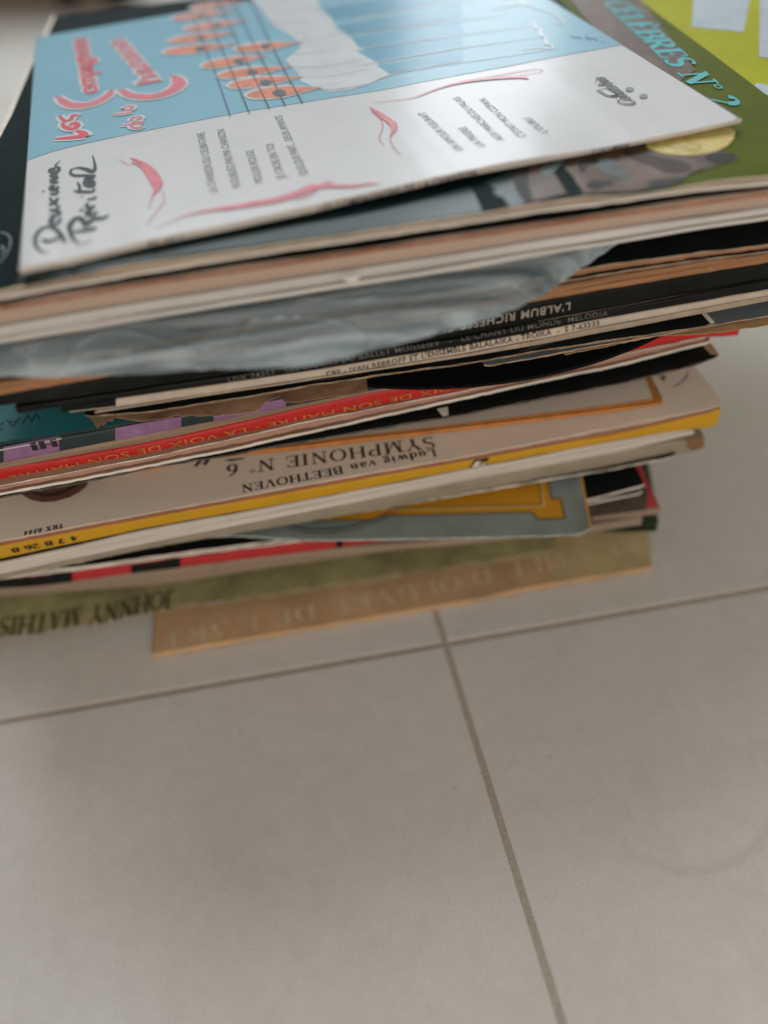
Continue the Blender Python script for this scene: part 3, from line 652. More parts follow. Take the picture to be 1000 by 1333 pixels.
# 10 black spine
s = Sleeve(.1490, [(22, 530), (100, 519), (200, 504), (300, 489), (400, 473), (500, 457), (600, 440), (700, 421), (800, 402), (1000, 365.5)], [(22, 538.5), (100, 526), (200, 512), (300, 498), (400, 483.5), (500, 467), (600, 450.5), (700, 431.5), (800, 412.5), (1000, 377)], x0=(22, 534), W=.315)
o = spine_sleeve(s, 'black spined cover lettered LE CHANT DU MONDE MELODIA in grey', black_card, M('glossy_black_spine', (.006, .007, .007), .4, var=.4, scale=80, spec=.15))
text(s, 'front', "LDX 74357   LES DANSES DU BALLET MOISSEIEV   -   LE CHANT DU MONDE  MELODIA", (298, 496), (790, 409), 1.9, M('grey_ink', (.13, .125, .115), .6, var=.4, scale=500), o, 'spine_lettering', bold=.005, spacing=1.1)
# 9 black box
s = Sleeve(.1580, [(0, 513), (100, 498), (200, 483), (400, 447), (600, 411), (700, 393), (800, 375), (900, 358), (1000, 342)], [(0, 529), (100, 517), (200, 502), (300, 487), (400, 471), (500, 454), (600, 437), (700, 419), (800, 401), (900, 382), (1000, 364.5)], x1=.172, W=.318)
o = spine_sleeve(s, "thick black cover lettered L'ALBUM RICHESSE upside down on its edge", black_card, M('scuffed_black', (.007, .008, .007), .5, var=.4, scale=60, spec=.12, wear=(.03, .03, .022), wearamt=.6, wscale=30))
text(s, 'front', "L'ALBUM RICHESSE CLASSIQUE", (742, 392), (505, 435), 3.3, M('silver_ink', (.34, .31, .27), .5, var=.2, scale=400), o, 'spine_lettering', bold=.012, spacing=1.15)
strokes(s, 'front', 'worn_line', [[(700, 417.5, .3), (760, 407, .6), (800, 400, .4), (880, 385, .5), (1000, 364, .5)]], edge_tan, o)
# 8 kraft
s = Sleeve(.1635, [(0, 499), (140, 477), (300, 449), (500, 413), (650, 387), (740, 370), (800, 359), (900, 343), (1000, 330)], [(0, 514), (140, 490), (300, 462), (500, 427), (700, 392), (800, 374.5), (900, 357.5), (1000, 341.5)], x1=.170, W=.315)
kb = M('orange_kraft', (.31, .155, .075), .8, var=.35, scale=160, grain=(.08, .5, 4), bump=.4, wear=(.50, .28, .15), wearamt=.6)
o = card_sleeve(s, 'orange brown kraft cover with an open edge, between the two black covers', kb, kb, inner=kb, card=.0022, back_card=.0022)
# 7 black with tan rim, kraft inside
s = Sleeve(.1690, [(0, 477), (200, 445), (400, 412), (600, 378), (765, 349), (800, 343), (900, 330), (1000, 318)], [(0, 491), (200, 459), (400, 427), (600, 392), (740, 366), (800, 356), (900, 341), (1000, 328.5)], x1=.172, W=.315)
o = card_sleeve(s, 'black cover with a worn tan rim and kraft lining, beside the plastic bag', M('blue_black_print', (.006, .009, .009), .5, var=.5, scale=60, spec=.1, wear=(.025, .032, .032), wearamt=.6), edge_tan, inner=kb, card=.0005)

# 6 plastic bag
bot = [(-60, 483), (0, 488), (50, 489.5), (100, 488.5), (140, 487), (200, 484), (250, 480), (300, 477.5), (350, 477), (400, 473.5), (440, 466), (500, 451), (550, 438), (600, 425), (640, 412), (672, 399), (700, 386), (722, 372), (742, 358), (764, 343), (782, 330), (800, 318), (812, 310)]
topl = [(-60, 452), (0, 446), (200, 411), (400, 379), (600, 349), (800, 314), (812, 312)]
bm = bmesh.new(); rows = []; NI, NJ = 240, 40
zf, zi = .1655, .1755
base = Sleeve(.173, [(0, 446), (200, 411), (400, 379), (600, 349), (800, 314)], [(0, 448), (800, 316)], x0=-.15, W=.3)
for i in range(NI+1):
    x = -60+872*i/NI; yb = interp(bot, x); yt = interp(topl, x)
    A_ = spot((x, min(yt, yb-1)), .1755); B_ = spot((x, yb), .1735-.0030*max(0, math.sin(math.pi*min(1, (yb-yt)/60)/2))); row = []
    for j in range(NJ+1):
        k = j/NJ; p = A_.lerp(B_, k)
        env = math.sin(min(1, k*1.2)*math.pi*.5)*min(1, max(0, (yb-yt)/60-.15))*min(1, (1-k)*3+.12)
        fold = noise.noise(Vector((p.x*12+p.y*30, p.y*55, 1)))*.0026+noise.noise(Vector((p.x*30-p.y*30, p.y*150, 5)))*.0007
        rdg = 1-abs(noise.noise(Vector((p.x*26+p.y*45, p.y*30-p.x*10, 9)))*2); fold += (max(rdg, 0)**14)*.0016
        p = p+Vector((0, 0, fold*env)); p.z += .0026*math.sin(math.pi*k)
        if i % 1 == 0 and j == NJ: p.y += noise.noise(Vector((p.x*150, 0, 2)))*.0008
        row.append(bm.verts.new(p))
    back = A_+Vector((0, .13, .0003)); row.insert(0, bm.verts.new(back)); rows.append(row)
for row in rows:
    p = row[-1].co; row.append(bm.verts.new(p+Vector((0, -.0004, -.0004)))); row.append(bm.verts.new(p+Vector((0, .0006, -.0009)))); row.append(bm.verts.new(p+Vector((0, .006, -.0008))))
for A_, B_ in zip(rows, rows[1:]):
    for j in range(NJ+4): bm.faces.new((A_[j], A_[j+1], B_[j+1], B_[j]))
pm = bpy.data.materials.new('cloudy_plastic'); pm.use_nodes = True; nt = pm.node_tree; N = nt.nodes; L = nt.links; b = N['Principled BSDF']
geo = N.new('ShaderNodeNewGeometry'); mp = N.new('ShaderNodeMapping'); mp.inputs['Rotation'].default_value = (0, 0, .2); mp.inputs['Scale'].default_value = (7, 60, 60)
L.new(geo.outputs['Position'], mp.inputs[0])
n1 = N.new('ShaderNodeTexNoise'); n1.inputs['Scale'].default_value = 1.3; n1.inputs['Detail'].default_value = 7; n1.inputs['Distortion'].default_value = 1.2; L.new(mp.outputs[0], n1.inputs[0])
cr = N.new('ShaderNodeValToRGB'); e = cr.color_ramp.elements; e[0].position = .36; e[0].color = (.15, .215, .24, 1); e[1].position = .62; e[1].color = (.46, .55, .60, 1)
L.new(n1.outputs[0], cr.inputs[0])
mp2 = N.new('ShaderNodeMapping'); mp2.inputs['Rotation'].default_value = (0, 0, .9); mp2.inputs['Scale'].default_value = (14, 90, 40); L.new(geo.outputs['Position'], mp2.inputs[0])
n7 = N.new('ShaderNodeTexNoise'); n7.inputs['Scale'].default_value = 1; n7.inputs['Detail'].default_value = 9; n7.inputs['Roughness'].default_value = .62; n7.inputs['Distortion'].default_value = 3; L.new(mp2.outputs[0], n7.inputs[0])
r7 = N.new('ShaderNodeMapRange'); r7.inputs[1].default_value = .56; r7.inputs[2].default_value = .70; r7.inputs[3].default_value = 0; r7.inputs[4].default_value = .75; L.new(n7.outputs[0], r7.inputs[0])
m7 = N.new('ShaderNodeMix'); m7.data_type = 'RGBA'; L.new(r7.outputs[0], m7.inputs[0]); L.new(cr.outputs[0], m7.inputs[6]); m7.inputs[7].default_value = (.66, .74, .78, 1)  # pale streaks: crease whitening, and glints on the creases put into the colour
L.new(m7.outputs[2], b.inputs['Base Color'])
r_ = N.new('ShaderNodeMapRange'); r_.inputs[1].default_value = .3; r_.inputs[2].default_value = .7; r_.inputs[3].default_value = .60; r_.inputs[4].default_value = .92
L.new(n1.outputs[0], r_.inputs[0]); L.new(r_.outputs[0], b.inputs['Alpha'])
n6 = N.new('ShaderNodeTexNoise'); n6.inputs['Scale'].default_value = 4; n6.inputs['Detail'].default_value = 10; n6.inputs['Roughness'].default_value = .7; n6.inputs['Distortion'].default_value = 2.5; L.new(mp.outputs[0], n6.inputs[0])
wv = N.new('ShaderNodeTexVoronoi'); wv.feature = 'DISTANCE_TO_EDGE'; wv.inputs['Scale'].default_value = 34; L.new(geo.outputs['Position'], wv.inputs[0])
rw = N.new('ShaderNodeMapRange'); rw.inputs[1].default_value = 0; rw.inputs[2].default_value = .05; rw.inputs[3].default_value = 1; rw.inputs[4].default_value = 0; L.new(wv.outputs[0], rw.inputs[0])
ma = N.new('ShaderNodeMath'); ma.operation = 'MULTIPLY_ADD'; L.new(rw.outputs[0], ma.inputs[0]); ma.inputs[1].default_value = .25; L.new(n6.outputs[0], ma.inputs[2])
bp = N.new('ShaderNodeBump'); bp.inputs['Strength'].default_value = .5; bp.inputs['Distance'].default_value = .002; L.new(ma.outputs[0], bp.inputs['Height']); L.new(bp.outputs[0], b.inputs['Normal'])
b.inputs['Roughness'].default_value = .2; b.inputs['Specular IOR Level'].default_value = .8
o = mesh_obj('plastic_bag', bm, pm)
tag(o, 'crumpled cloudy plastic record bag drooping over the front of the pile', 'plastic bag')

# 5, 4 white
wc = M('white_worn_card', (.60, .585, .56), .6, var=.16, scale=160, grain=(.1, .5, 4), wear=(.45, .35, .25), wearamt=.4, wscale=90)
s = Sleeve(.1775, [(0, 442.5), (100, 425), (200, 408), (300, 392), (400, 376.5), (500, 361), (600, 345.5), (700, 328), (800, 313), (900, 296), (1000, 281)], [(0, 448), (100, 431), (200, 414.5), (300, 398), (400, 382), (500, 367), (600, 352), (700, 334), (800, 317), (900, 300), (1000, 285.5)], x1=.176, W=.315)
spine_sleeve(s, 'lower thin white cover above the plastic bag', wc, wc)
s = Sleeve(.1820, [(0, 425), (100, 408), (200, 391), (300, 376), (400, 360.5), (500, 345), (600, 329.5), (700, 313), (800, 299), (900, 284), (1000, 270.5)], [(0, 439.5), (100, 424), (200, 405), (300, 389), (400, 373), (500, 357), (600, 341), (700, 325), (800, 310), (900, 293), (1000, 278.5)], x1=.178, W=.315)
spine_sleeve(s, 'upper white cover with a rounded white edge, under the beige box', wc, wc)
# 3 beige box
bb = M('beige_box_board', (.44, .33, .262), .75, var=.10, scale=160, grain=(.1, .5, 3), bump=.35, wear=(.42, .28, .19), wearamt=.4, wscale=30)
s = Sleeve(.1915, [(0, 399), (100, 381), (200, 365), (300, 350), (400, 335.5), (500, 322), (600, 306), (700, 291), (800, 276.5), (900, 262), (1000, 249.5)], [(0, 424.5), (100, 407), (200, 391), (300, 375.5), (400, 359.5), (500, 344.5), (600, 329), (700, 312.5), (800, 298), (900, 283), (1000, 270)], x1=.180, W=.318)
o = spine_sleeve(s, 'thick box with a beige side and a small loose paper sliver hanging from it', black_card, bb)
shape(s, 'front', 'rust_line', [[(0, 399.5), (200, 366), (400, 336.5), (600, 307), (800, 277.5), (1000, 250), (1000, 253), (800, 281), (600, 310), (400, 340), (200, 369), (0, 403)]], M('rust_stain', (.30, .12, .06), .8, var=.4, scale=200), o, .0002)
lay(s, 'front', 'paper_sliver', [[s.front(p) for p in ((442, 354), (467, 350), (464, 357), (458, 360), (450, 358))]], edge_white, o, .005, cell=0)
# 2b lime cover behind right
lime = M('lime_print', (.36, .37, .006), .6, spec=.12, var=.12, scale=30)
s = Sleeve(.1925, [(0, 300), (1000, 120)], [(0, 302), (1000, 122)], x0=.03, W=.315, y0=.285, ang=math.radians(4.5), th=.0012)
s.pt = [(-1, .1925), (1, .1925)]; s.pb = [(-1, .1913), (1, .1913)]
o = card_sleeve(s, 'lime green cover with pale blue squares, sticking out behind the olive cover at the right', lime, edge_white, card=.0004)
lb = M('pale_blue_print', (.40, .47, .52), .4, var=.12, scale=60, wear=(.30, .34, .30), wearamt=.5, wscale=80)
shape(s, 'top', 'pale_square', [[(900, 35), (968, 42), (978, -10), (905, -18)], [(988, 74), (1050, 82), (1060, -8), (990, -14)], [(978, 118), (1030, 132), (1040, 120), (985, 108)]], lb, o)
# 2 olive cover
olive = M('olive_print', (.082, .106, .002), .6, var=.15, scale=30, bump=.05, spec=.1)
s = Sleeve(.1970, [(0, 378), (50, 367), (100, 356), (200, 340), (300, 327), (400, 312.5), (500, 297), (600, 281), (700, 265), (760, 256), (800, 254.5), (850, 249), (900, 241.5), (950, 234), (1000, 229)], [(0, 390), (100, 372), (200, 354.5), (300, 338), (400, 323), (500, 308), (600, 293), (700, 277), (800, 264.5), (900, 250), (1000, 240.5)], x0=-.136, x1=.168, D=.298)
o = card_sleeve(s, 'glossy olive green and black cover with a photograph, right under the topmost cover', olive, edge_white, inner=M('tan_paper', (.40, .29, .20), .8), card=.0004, back_card=.0010, back_face=edge_white)
suit = M('dark_photo_print', (.004, .013, .014), .6, var=.35, scale=45, bump=.05, spec=.05, wear=(.02, .035, .035), wearamt=.8, wscale=12)
def loc(u_, t_): return (s.s0+u_*s.W, t_*s.D)
lay(s, 'top', 'dark_photo', [[loc(.002, .002), s.onface((835, 252)), s.onface((905, 226)), s.onface((955, 208)), s.onface((700, 160)), s.onface((820, 95)), s.onface((728, 0)), loc(.70, .98), loc(.3, .998), loc(.002, .998)]], suit, o)
greyblue = M('grey_blue_sheen', (.022, .040, .040), .30, var=.6, scale=18, bump=.03, spec=.22)
shape(s, 'top', 'jacket_sheen', [blob([(30, 374), (205, 338), (400, 311), (560, 287), (690, 264), (682, 240), (690, 214), (640, 234), (560, 258), (480, 278), (400, 292), (340, 302), (290, 312), (200, 328), (120, 340)])], greyblue, o, .0002)  # gloss reflection over the dark suit, put into the print as a grey-blue patch
brown = M('brown_photo', (.10, .058, .036), .45, var=.6, scale=70, bump=.03, wear=(.15, .11, .085), wearamt=.7, wscale=40)
shape(s, 'top', 'brown_hand', [blob([(694, 262), (735, 253), (800, 252), (850, 246), (880, 238), (905, 224), (935, 216), (962, 205), (900, 192), (760, 190), (690, 205), (672, 222), (680, 244)]), [(738, -5), (830, -5), (905, 92), (880, 110), (860, 130), (800, 70)]], brown, o, .00026)
gph = M('grey_photo', (.10, .125, .12), .4, var=.5, scale=60, spec=.2)
for nm_, m_, pl_ in (('grey_cuff', gph, [(772, 214), (788, 207), (806, 214), (824, 226), (838, 237), (815, 234), (792, 228)]), ('grey_cuff', gph, [(702, 222), (716, 214), (735, 210), (728, 218), (712, 230)]),
        ('dark_fold', print_black, [(668, 222), (684, 212), (700, 208), (690, 222), (688, 240), (694, 262), (684, 264), (672, 246)]), ('dark_fold', print_black, [(835, 243), (862, 234), (892, 233), (880, 241), (852, 247)]),
        ('dark_fold', print_black, [(918, 205), (940, 200), (958, 203), (948, 211), (928, 213)]), ('dark_fold', print_black, [(752, 214), (768, 208), (782, 212), (768, 218), (758, 226)]), ('dark_fold', print_black, [(764, 240), (782, 234), (800, 240), (786, 247), (770, 247)]),
        ('brown_shade', M('brown_shade_print', (.045, .030, .022), .45, var=.4, scale=120, spec=.15), [(812, 198), (850, 203), (890, 212), (900, 222), (870, 226), (846, 216), (822, 208)])):
    shape(s, 'top', nm_, [blob(pl_)], m_, o, .00036)
cyan = M('cyan_ink', (.06, .40, .44), .35, var=.1, scale=100)
serif(s, 'top', 'LES CÉLÈBRES N° 2', (755, -24), (927, 140), 11, cyan, o, 'printed_title', weight=1.5, shear=.1, extra=.02, off=.0004)
# round yellow label
bm_c = s.onface((905, 182)); 
lbl = [(842, 193), (850, 197), (865, 201), (885, 203), (905, 203), (925, 200), (942, 194), (952, 186), (956, 178), (955, 170), (930, 165), (850, 180)]
shape(s, 'top', 'yellow_label', [blob(lbl)], M('yellow_label_print', (.58, .47, .16), .4, var=.2, scale=300, wear=(.30, .26, .15), wearamt=.6, wscale=260), o, .0004)
strokes(s, 'top', 'label_scribble', [[(868, 190, .3), (876, 194, .3), (888, 193, .3), (900, 196, .4), (912, 192, .3), (905, 189, .4), (893, 189, .3)], [(880, 197, .2), (900, 199, .3), (915, 197, .2)]], M('olive_grey_ink', (.25, .22, .12), .5), o, .0005)
lay(s, 'top', 'worn_edge', [[loc(0, 0), loc(.007, .0), loc(.004, .1), loc(.008, .2), loc(.005, .35), loc(.009, .5), loc(.005, .7), loc(.008, .85), loc(.006, 1), loc(0, 1)]], edge_white, o, .0005)
wi = M('white_line_ink', (.40, .42, .42), .5, var=.3, scale=300)
strokes(s, 'top', 'white_emblem_ring', [[(-14, 306, .35), (0, 303.5, .35), (10, 306, .35), (14, 312, .3), (13, 322, .3), (8, 332, .3), (0, 342, .3), (-10, 350, .3)]], wi, o, .0003)
strokes(s, 'top', 'white_emblem_mark', [[(0, 323, .4), (4, 322, .5), (5, 328, .3)], [(0, 331, .4), (6, 330, .3)]], wi, o, .0003)
text(s, 'top', 'PHOTOS ANDRE NISAK, PARIS', (24, 366), (100, 348), 1.5, M('tiny_white_ink', (.5, .5, .5), .5), o, 'photo_credit', off=.0004)
shape(s, 'top', 'dark_red_patch', [[(38, 185), (46, 181), (56, 118), (48, 122)]], M('dark_red_photo', (.16, .035, .035), .4, var=.4, scale=100), o, .0004)

# ------------------------------------------------------------------ 1 topmost cover (25 cm)
gloss = dict(bump=.06, bscale=500, coat=.30)
wt = M('glossy_white_print', (.565, .570, .580), .30, var=.04, scale=30, wear=(.52, .515, .50), wearamt=.3, wscale=22, **gloss)
s = Sleeve(.2005, [(27, 349), (100, 335), (200, 312), (300, 291), (400, 270), (500, 246), (600, 223), (700, 205.5), (800, 188), (900, 170), (963, 156)], [(27, 357.5), (100, 343), (200, 320), (300, 299.5), (400, 278.5), (500, 254.5), (600, 231), (700, 212.5), (800, 194), (900, 174), (963, 160)], x0=(27, 355), x1=(964, 159), D=.247)
s1 = s
o = spine_sleeve(s, 'topmost cover, glossy white and sky blue, printed Les Compagnons de la Chanson', wt, M('white_spine_worn', (.55, .52, .48), .5, var=.1, scale=150, wear=(.35, .30, .24), wearamt=.4, wscale=300))
blue = M('sky_blue_print', (.160, .380, .490), .36, var=.05, scale=25, **gloss)
bl = [s.onface(p) for p in ((41, 208), (52, 203), (70, 197), (95, 190.5), (125, 184), (250, 158.5), (325, 144.5), (500, 117), (600, 97.5), (740, 71), (812, 58))]
bl[0] = (s.s0+.0003, bl[0][1])
lay(s, 'top', 'blue_area', [bl+[(s.s0+s.W-.0003, bl[-1][1]), (s.s0+s.W-.0003, s.D-.0003), (s.s0+.0003, s.D-.0003)]], blue, o)
rd = M('red_ink', (.62, .045, .07), .35, var=.1, scale=80, **gloss); pk = M('pink_ink', (.60, .15, .19), .35, var=.2, scale=150, **gloss)
ww = M('white_outline_ink', (.54, .57, .59), .32, **gloss)
og = M('orange_ink', (.62, .19, .10), .35, var=.35, scale=120, **gloss)
dk = M('grey_teal_ink', (.055, .10, .11), .35, **gloss)
deep = M('deep_blue_ink', (.040, .25, .38), .36, **gloss)
sk = M('script_black_ink', (.008, .022, .028), .4, var=.2, scale=300, bump=0)
# artwork: white sheet shapes, deep blue streaks, staff, notes
shape(s, 'top', 'white_drawing', [
    [(322, -8), (340, 12), (356, 34), (384, 50), (392, 62), (372, 78), (388, 96), (392, 106), (415, 117), (432, 120), (458, 117), (485, 109), (508, 99), (498, 88), (486, 78), (478, 66), (466, 62), (461, 52), (452, 46), (440, 40), (432, 25), (418, 14), (412, -8)]], ww, o, .0002)
shape(s, 'top', 'deep_blue_streak', [[(456, 50), (500, 43), (600, 28), (604, 44), (500, 64), (470, 62)], [(464, 67), (600, 47), (604, 63), (492, 82), (480, 76)], [(490, 86), (604, 66), (602, 80), (507, 96)], [(424, 12), (520, -4), (610, -16), (600, -2), (520, 12), (436, 26)], [(440, 34), (600, 6), (604, 22), (455, 45)]], deep, o, .0002)
wl = [[(436, 118, .3), (470, 113, .6), (506, 98.5, 1.0), (560, 88, .9), (650, 75, .8), (716, 64.5, .6)], [(470, 86, .5), (500, 80, 1.1), (600, 63, 1.0), (701, 49, .5)], [(460, 66, .5), (500, 60, 1.1), (600, 46, 1.0), (690, 34, .5)], [(452, 47, .5), (520, 37, 1.1), (600, 27, 1), (660, 19, .5)], [(440, 29, .6), (520, 15, 1.1), (620, 0, 1)], [(425, 10, .8), (520, -8, 1)], [(440, 84, .3), (470, 80, .3)]]
strokes(s, 'top', 'white_line', wl, ww, o, .0003)
strokes(s, 'top', 'white_squiggle', [[(694, 28, .6), (697, 36, 1.6), (703, 39, 1.0), (704, 46, 1.8), (710, 50, 1), (711, 57, 1.8), (719, 60, .8), (717, 64, 1.4), (700, 63, .8), (680, 66, .5)], [(640, 13, .6), (665, 7, 2.4), (685, 5, 1.6), (700, 12, 1.2), (718, 18, .9), (734, 32, .9), (722, 31, .6)], [(672, -4, 1.2), (684, 8, 1.6)]], ww, o, .0003)
gy = M('grey_line_ink', (.22, .25, .26), .4)
strokes(s, 'top', 'fan_line', [[(415, 117, .25), (440, 116.5, .35), (480, 109, .3), (506, 99, .2)], [(392, 100, .2), (430, 100, .25), (480, 90, .2)], [(380, 88, .2), (420, 88, .25), (478, 75, .2)], [(370, 70, .2), (410, 70, .25), (466, 58, .2)], [(372, 55, .2), (410, 52, .25), (455, 42, .2)], [(345, 32, .2), (380, 30, .25), (436, 20, .2)], [(340, 18, .2), (380, 15, .25), (424, 6, .2)]], gy, o, .0003)
def note(x0, y0, x1, y1, h, dot=None, tail=True):
    n = 16; top_, bot_ = [], []
    for i in range(n+1):
        k = i/n; e = max(0, math.sin(math.pi*min(1, k*1.02)**.75))**.5*h/2*(1 if k < .55 else 1-(k-.55)*1.5)
        x, y = x0+(x1-x0)*k, y0+(y1-y0)*k; j = .6*math.sin(i*2.1+x0)
        top_.append((x, y-max(e, .6)-j*.4)); bot_.append((x, y+max(e, .6)+j*.4))
    return top_+bot_[::-1]
notes = [(322, 125, 418, 115, 13, (364, 122.5)), (298, 112.5, 394, 100.5, 11, (346, 109)), (284, 100, 378, 87.5, 10, (329, 95.5)), (264, 87, 346, 74, 10, (311, 81.5)), (307, 65.5, 392, 56.5, 9, (346, 61.5)), (214, 69.5, 306, 58.5, 9, (261, 65)), (221, 54.5, 306, 44, 7.5, (262, 51)), (241, 39, 322, 27.5, 7, (283, 34)), (226, 25.5, 304, 15, 6.5, (262, 22)), (250, 12, 318, 2, 6, (285, 8))]
shape(s, 'top', 'note_outline', [note(a-5, b_, c_+3, d_, h+4.5) for a, b_, c_, d_, h, _ in notes], ww, o, .00032)
shape(s, 'top', 'orange_note', [note(a, b_, c_, d_, h) for a, b_, c_, d_, h, _ in notes], og, o, .00042)
shape(s, 'top', 'note_face', [[(x+8*math.cos(k*.7)*(h/11), y+4*math.sin(k*.7)*(h/11)) for k in range(9)] for *_, h, (x, y) in notes], dk, o, .00052)
strokes(s, 'top', 'staff_line', [[(300, 152, .5), (285, 108, .5), (271, 72, .5), (257, 36, .5), (246, 8, .5)], [(325, 148, .5), (307, 106, .5), (290, 67, .5), (272, 27, .5), (262, 4, .5)], [(351, 142.5, .5), (330, 99, .5), (310, 57, .5), (290, 14, .5), (282, -2, .5)], [(372, 139, .5), (351, 97, .5), (330, 57, .5), (308, 12, .5), (300, -3, .5)], [(394, 135, .55), (374, 99, .55), (355, 62, .55), (340, 30, .55), (326, 0, .5)]], dk, o, .0006)
strokes(s, 'top', 'ink_scribble', [[(742, 47, .4), (747, 50, .6), (752, 49, .8), (757, 52, .4)], [(762, 47, .4), (766, 52, .7), (772, 50, .6), (778, 54, .4)], [(783, 56, .5), (788, 55, .4)]], M('navy_ink', (.03, .12, .2), .4), o, .0004)
# red brush lettering with white outline
L_les = [[(72, 182, 1.2), (84, 181, 2.2), (100, 179.5, 3.0), (113, 178, 2.6)], [(113, 179, 2.4), (108, 174, 2.6), (100, 171, 1.4)], [(91, 165, 1.0), (97, 161, 2.0), (101, 165, 2.4), (95, 169, 2.4), (86, 167, 2.0), (82, 162, 1.2), (88, 158, 1.0)], [(78, 152, 1.2), (84, 158, 1.6), (92, 157, 1.8), (96, 151, 1.8), (102, 152, 1.2)]]
L_C1 = [[(76, 127, 1.6), (84, 134, 3.0), (96, 138, 4.0), (112, 138, 4.4), (128, 133, 4.0), (140, 126, 3.2), (146, 118, 1.6)]]
L_C2 = [[(158, 118, 2.0), (168, 124, 3.2), (184, 127, 4.2), (204, 126, 4.6), (222, 120, 4.8), (233, 111, 4.6), (230, 102, 2.6), (222, 100, 1.2)]]
def wob(l): return l
L_de = [[(158, 164, .7), (172, 163, 1.2), (186, 162, 1.2)], [(186, 165, 1.2), (180, 168, 1.3), (172, 166, 1.1), (174, 160, 1.1), (186, 160, 1.2)], [(178, 157, 1.0), (184, 155, 1.2), (180, 153, 1), (172, 155, 1), (172, 158, 1)], [(148, 150, .7), (162, 149, 1.1), (172, 147, .9)], [(162, 145, 1.1), (170, 144, 1.2), (173, 140, 1.2), (166, 140, 1.1), (160, 143, 1.1)]]
def add_out(name, lines, off0=.00032, grow=2.0, m_=rd):
    strokes(s, 'top', name+'_outline', [[(x, y, w_+grow) for x, y, w_ in l] for l in lines], ww, o, off0)
    strokes(s, 'top', name, lines, m_, o, off0+.0001)
fat = lambda Ls, k: [[(x, y, w_*k) for x, y, w_ in l] for l in Ls]
add_out('brush_word', fat(L_les, 1.15), grow=3.0); add_out('brush_swash', fat(L_C1+L_C2, 1.35), grow=3.0, m_=pk); add_out('brush_word', fat(L_de, 1.25), grow=2.4, m_=pk)
for t_, p0, p1, h_ in (('ompagnons', (128, 121), (112, 49), 9.5), ('hanson', (210, 107), (161, 50), 10.5)):
    V, F, xa, xb = font_mesh(t_, .085, .1, .95); l0, l1 = s.onface(p0), s.onface(p1)
    lay(s, 'top', 'brush_word_outline', place(s, 'top', [(V, F)], l0, l1, h_*.001, xa, xb, .70), ww, o, .0003, cell=0)
    text(s, 'top', t_, (p0[0], p0[1]-.6), (p1[0], p1[1]+.6), h_*.96, pk if t_ == 'hanson' else rd, o, 'brush_word', bold=.02, shear=.1, off=.00045, spacing=.98)
# script
strokes(s, 'top', 'script_title', fat([
  # Deuxieme
  [(54, 312.5, .4), (60, 314, 1.3), (66, 314.5, 1.2), (74, 311, .9), (80, 309, .9), (84, 313, .8), (84, 317, .4)],
  [(64, 329, .3), (55, 328, .5), (48, 322, .8), (46, 313, .9), (49, 304, 1.0), (57, 297, 1.0), (66, 296, 1.0), (74, 300, 1.1), (80, 307, 1.1), (83, 313, .8)],
  [(69, 289, .5), (70, 285, .9), (66, 286, .9), (66, 291, .9), (72, 293, 1.0), (77, 289, .9), (79, 284, .7)],
  [(65, 281, .8), (73, 281, 1.1), (78, 277, .9), (65, 274, .7), (74, 273, 1.0), (78, 269, .6)],
  [(64, 268, .8), (72, 263, 1.1), (76, 258, .7)], [(75, 268, .8), (68, 262, .8), (65, 258, .6)],
  [(65, 253, .8), (73, 253, 1.0), (76, 249, .6)], [(55, 251, .3), (58, 249, .7)],
  [(70, 247, .5), (70, 243, .9), (66, 244, .9), (67, 248, .8), (73, 248, .9), (76, 243, .7)],
  [(65, 239, .6), (75, 238, .9), (66, 235, .8), (75, 232, .9), (66, 229, .8), (76, 227, .8)],
  [(71, 224, .5), (70, 220, .8), (65, 222, 1), (68, 225, .8), (75, 224, 1.0), (77, 219, .9), (72, 217, .5), (79, 209, .2)],
  # Recital
  [(95, 303, .5), (106, 301, 1.2), (118, 299, 1.6), (126, 297, .9)],
  [(103, 318, .3), (96, 312, .8), (92, 303, 1.1), (91, 295, 1.3), (95, 288, 1.4), (101, 284, 1.4), (108, 287, 1.4), (112, 294, 1.3), (118, 288, 1.5), (126, 285, 1.7), (136, 284, 1.2), (141, 280, .5)],
  [(103, 318, .3), (112, 317, .3), (120, 312, .2)],
  [(117, 279, .6), (118, 275, 1.0), (113, 276, 1.0), (115, 281, 1.0), (122, 280, 1.1), (126, 276, .7)], [(103, 275, .5), (109, 273, 1.0)],
  [(115, 265, .8), (113, 269, 1.0), (119, 271, 1.1), (124, 268, .8)],
  [(114, 260, .9), (122, 259, 1.0), (125, 256, .6)], [(106, 257, .8), (108, 257, .8)],
  [(96, 249, .5), (108, 250, 1.2), (120, 250, 1.1), (123, 246, .6)], [(103, 252, .8), (104, 244, .8), (101, 238, .5)],
  [(119, 236, 1.6), (113, 235, 1.5), (112, 240, 1.5), (119, 243, 1.5), (121, 238, 1.5), (112, 233, 1.2), (120, 232, 1.4), (123, 228, .8)],
  [(123, 229, .8), (110, 229, 1.1), (98, 229, 1.0), (92, 226, .7), (94, 221, .6), (103, 219, .8), (113, 221, 1.3), (121, 224, 1.2), (124, 217, .8), (121, 203, .3)]], 1.4), sk, o, .0003)
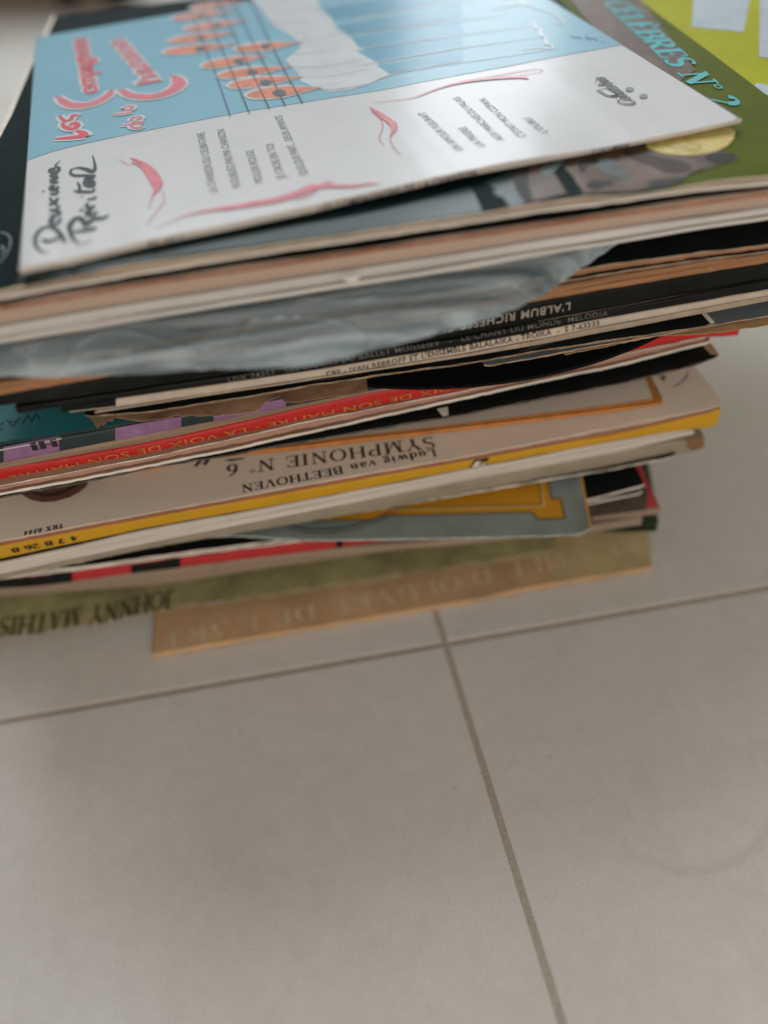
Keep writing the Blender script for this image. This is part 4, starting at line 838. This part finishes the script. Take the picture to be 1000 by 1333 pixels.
# pink brush strokes
strokes(s, 'top', 'pink_brush_stroke', [
  [(168, 206, .2), (178, 209, 1.2), (190, 216, 2.2), (200, 227, 3.2), (206, 239, 3.4), (204, 248, 2.0), (199, 256, .6), (194, 272, .2)],
  [(172, 211, .6), (186, 219, 1.4), (196, 232, 2.0), (202, 244, 1.4)],
  [(212, 250, .3), (214, 262, .3), (206, 274, .3), (196, 286, .3), (192, 294, .2)],
  [(155, 208, .2), (168, 215, .3), (184, 212, .2)],
  [(203, 298, .3), (218, 291, .4), (240, 282, .7), (270, 275, 1.4), (300, 271, 2.6), (330, 266, 3.4), (360, 261, 3.6), (388, 253, 4.2), (405, 245, 3.8), (425, 243, 2.6), (460, 243, 1.8), (482, 240, 1.2), (496, 241, .3)],
  [(385, 262, .4), (405, 254, .6), (420, 240, .8), (434, 237, .5)],
  [(481, 140, .3), (492, 147, 1.6), (503, 155, 2.6), (511, 162, 2.8), (512, 170, 1.4), (508, 178, .4)],
  [(483, 145, .4), (496, 155, .6), (498, 168, .4), (494, 180, .3), (500, 190, .2)],
  [(516, 160, .3), (517, 170, .3), (508, 180, .3), (514, 194, .3), (522, 202, .2)],
  [(487, 134, .3), (515, 131, .4), (540, 127, .7), (570, 116, 1.2), (600, 108, 1.8), (640, 103, 2.2), (676, 101, 2.4), (688, 103, 1.0)],
  [(600, 107, .6), (650, 98, .8), (690, 91, .6), (706, 91, .4), (700, 95, .4), (676, 98, .6)]], pk, o, .0003)
th = M('thin_grey_ink', (.13, .14, .15), .5, bump=0)
for t_, p0, p1 in (("LA CHANSON DU CELIBATAIRE", (283.5, 250), (266, 172)), ("N'OUBLIEZ-PAS MA CHANSON", (313.5, 243), (292, 168)), ("MOULIN ROUGE", (343, 237), (330, 195)), ("JE CROIS EN TOI", (372, 232), (356, 187)), ("QUELQUE PART... DEUX AMANTS", (401, 227), (367, 150)),
                   ("UN AMOUR FLEURAIT", (604, 195), (553, 146)), ("LA PRIERE", (632, 190), (606, 165)), ("AUX MARCHES DU PALAIS", (657, 182), (598, 126)), ("C'ETAIT MON COPAIN", (686, 178), (632, 128)), ("L'OUBLI", (714, 172), (690, 153))):
    text(s, 'top', t_, p0, p1, 3.0, th, o, 'song_title', bold=-.004)
gr = M('charcoal_ink', (.05, .05, .055), .5, bump=0); g2 = M('mid_grey_ink', (.22, .23, .23), .5, bump=0)
serif(s, 'top', 'Columbia', (831, 137), (786, 101), 5.6, gr, o, 'label_name', weight=1.15, shear=.28, extra=-.02, off=.0004)
shape(s, 'top', 'label_emblem', [[(776, 118), (788, 115), (806, 123), (803, 128), (789, 126)]], g2, o, .0002)
shape(s, 'top', 'label_emblem', [[(782, 118.5), (788, 117.2), (801, 123), (799, 125.5), (790, 124)]], wt, o, .00028)
shape(s, 'top', 'label_note', [[(x+5.5*math.cos(k*.7), y+3*math.sin(k*.7)) for k in range(9)] for x, y in ((820, 117), (838, 126))], g2, o, .0003)
text(s, 'front', "LES COMPAGNONS DE LA CHANSON", (415, 274.5), (619, 226.8), 2.15, gr, o, 'spine_lettering', bold=.012, spacing=1.15)
text(s, 'front', "FS 1011", (195, 320.5), (238, 310.5), 1.9, gr, o, 'spine_lettering', bold=.012, spacing=1.15)
text(s, 'front', "COLUMBIA", (770, 199.5), (818, 190.5), 1.7, gr, o, 'spine_lettering', bold=.012, spacing=1.15)

# ================================================================== far behind: low wooden crate
wood = M('crate_wood', (.22, .15, .085), .7, var=.3, scale=40); dwood = M('dark_crate_wood', (.05, .035, .025), .7)
cr_ = thing('wooden_crate', 'low brown wooden crate standing on the tiles far behind the pile at the top left', 'crate')
P0 = spot((172, 9), 0); dirv = (spot((0, 12), 0)-P0); dirv.z = 0; dirv.normalize(); nb = Vector((-dirv.y, dirv.x, 0)); nb = nb if nb.y > 0 else -nb
def boxm(a0, a1, b0, b1, z0, z1):
    bm = bmesh.new(); v = [bm.verts.new(P0+dirv*a+nb*b_+Vector((0, 0, z))) for z in (z0, z1) for a, b_ in ((a0, b0), (a1, b0), (a1, b1), (a0, b1))]
    for f in ((0, 1, 2, 3), (7, 6, 5, 4), (0, 4, 5, 1), (1, 5, 6, 2), (2, 6, 7, 3), (3, 7, 4, 0)): bm.faces.new([v[i] for i in f])
    bmesh.ops.recalc_face_normals(bm, faces=bm.faces); bmesh.ops.bevel(bm, geom=bm.edges[:], offset=.003, segments=2, affect='EDGES'); return bm
for k, (z0, z1) in enumerate(((.004, .085), (.095, .165), (.175, .24))): mesh_obj('slat', boxm(.001, .60, 0, .012, z0, z1), wood, cr_); mesh_obj('slat', boxm(.001, .60, .29, .302, z0, z1), wood, cr_)
for a in (.0, .085, .30, .56): mesh_obj('post', boxm(a, a+.035, -.012, -.001, 0, .245), dwood, cr_)
for a in (.0, .56): mesh_obj('post', boxm(a, a+.035, .014, .288, 0, .22), dwood, cr_)
mesh_obj('bottom_board', boxm(.036, .559, .014, .288, .01, .02), wood, cr_)
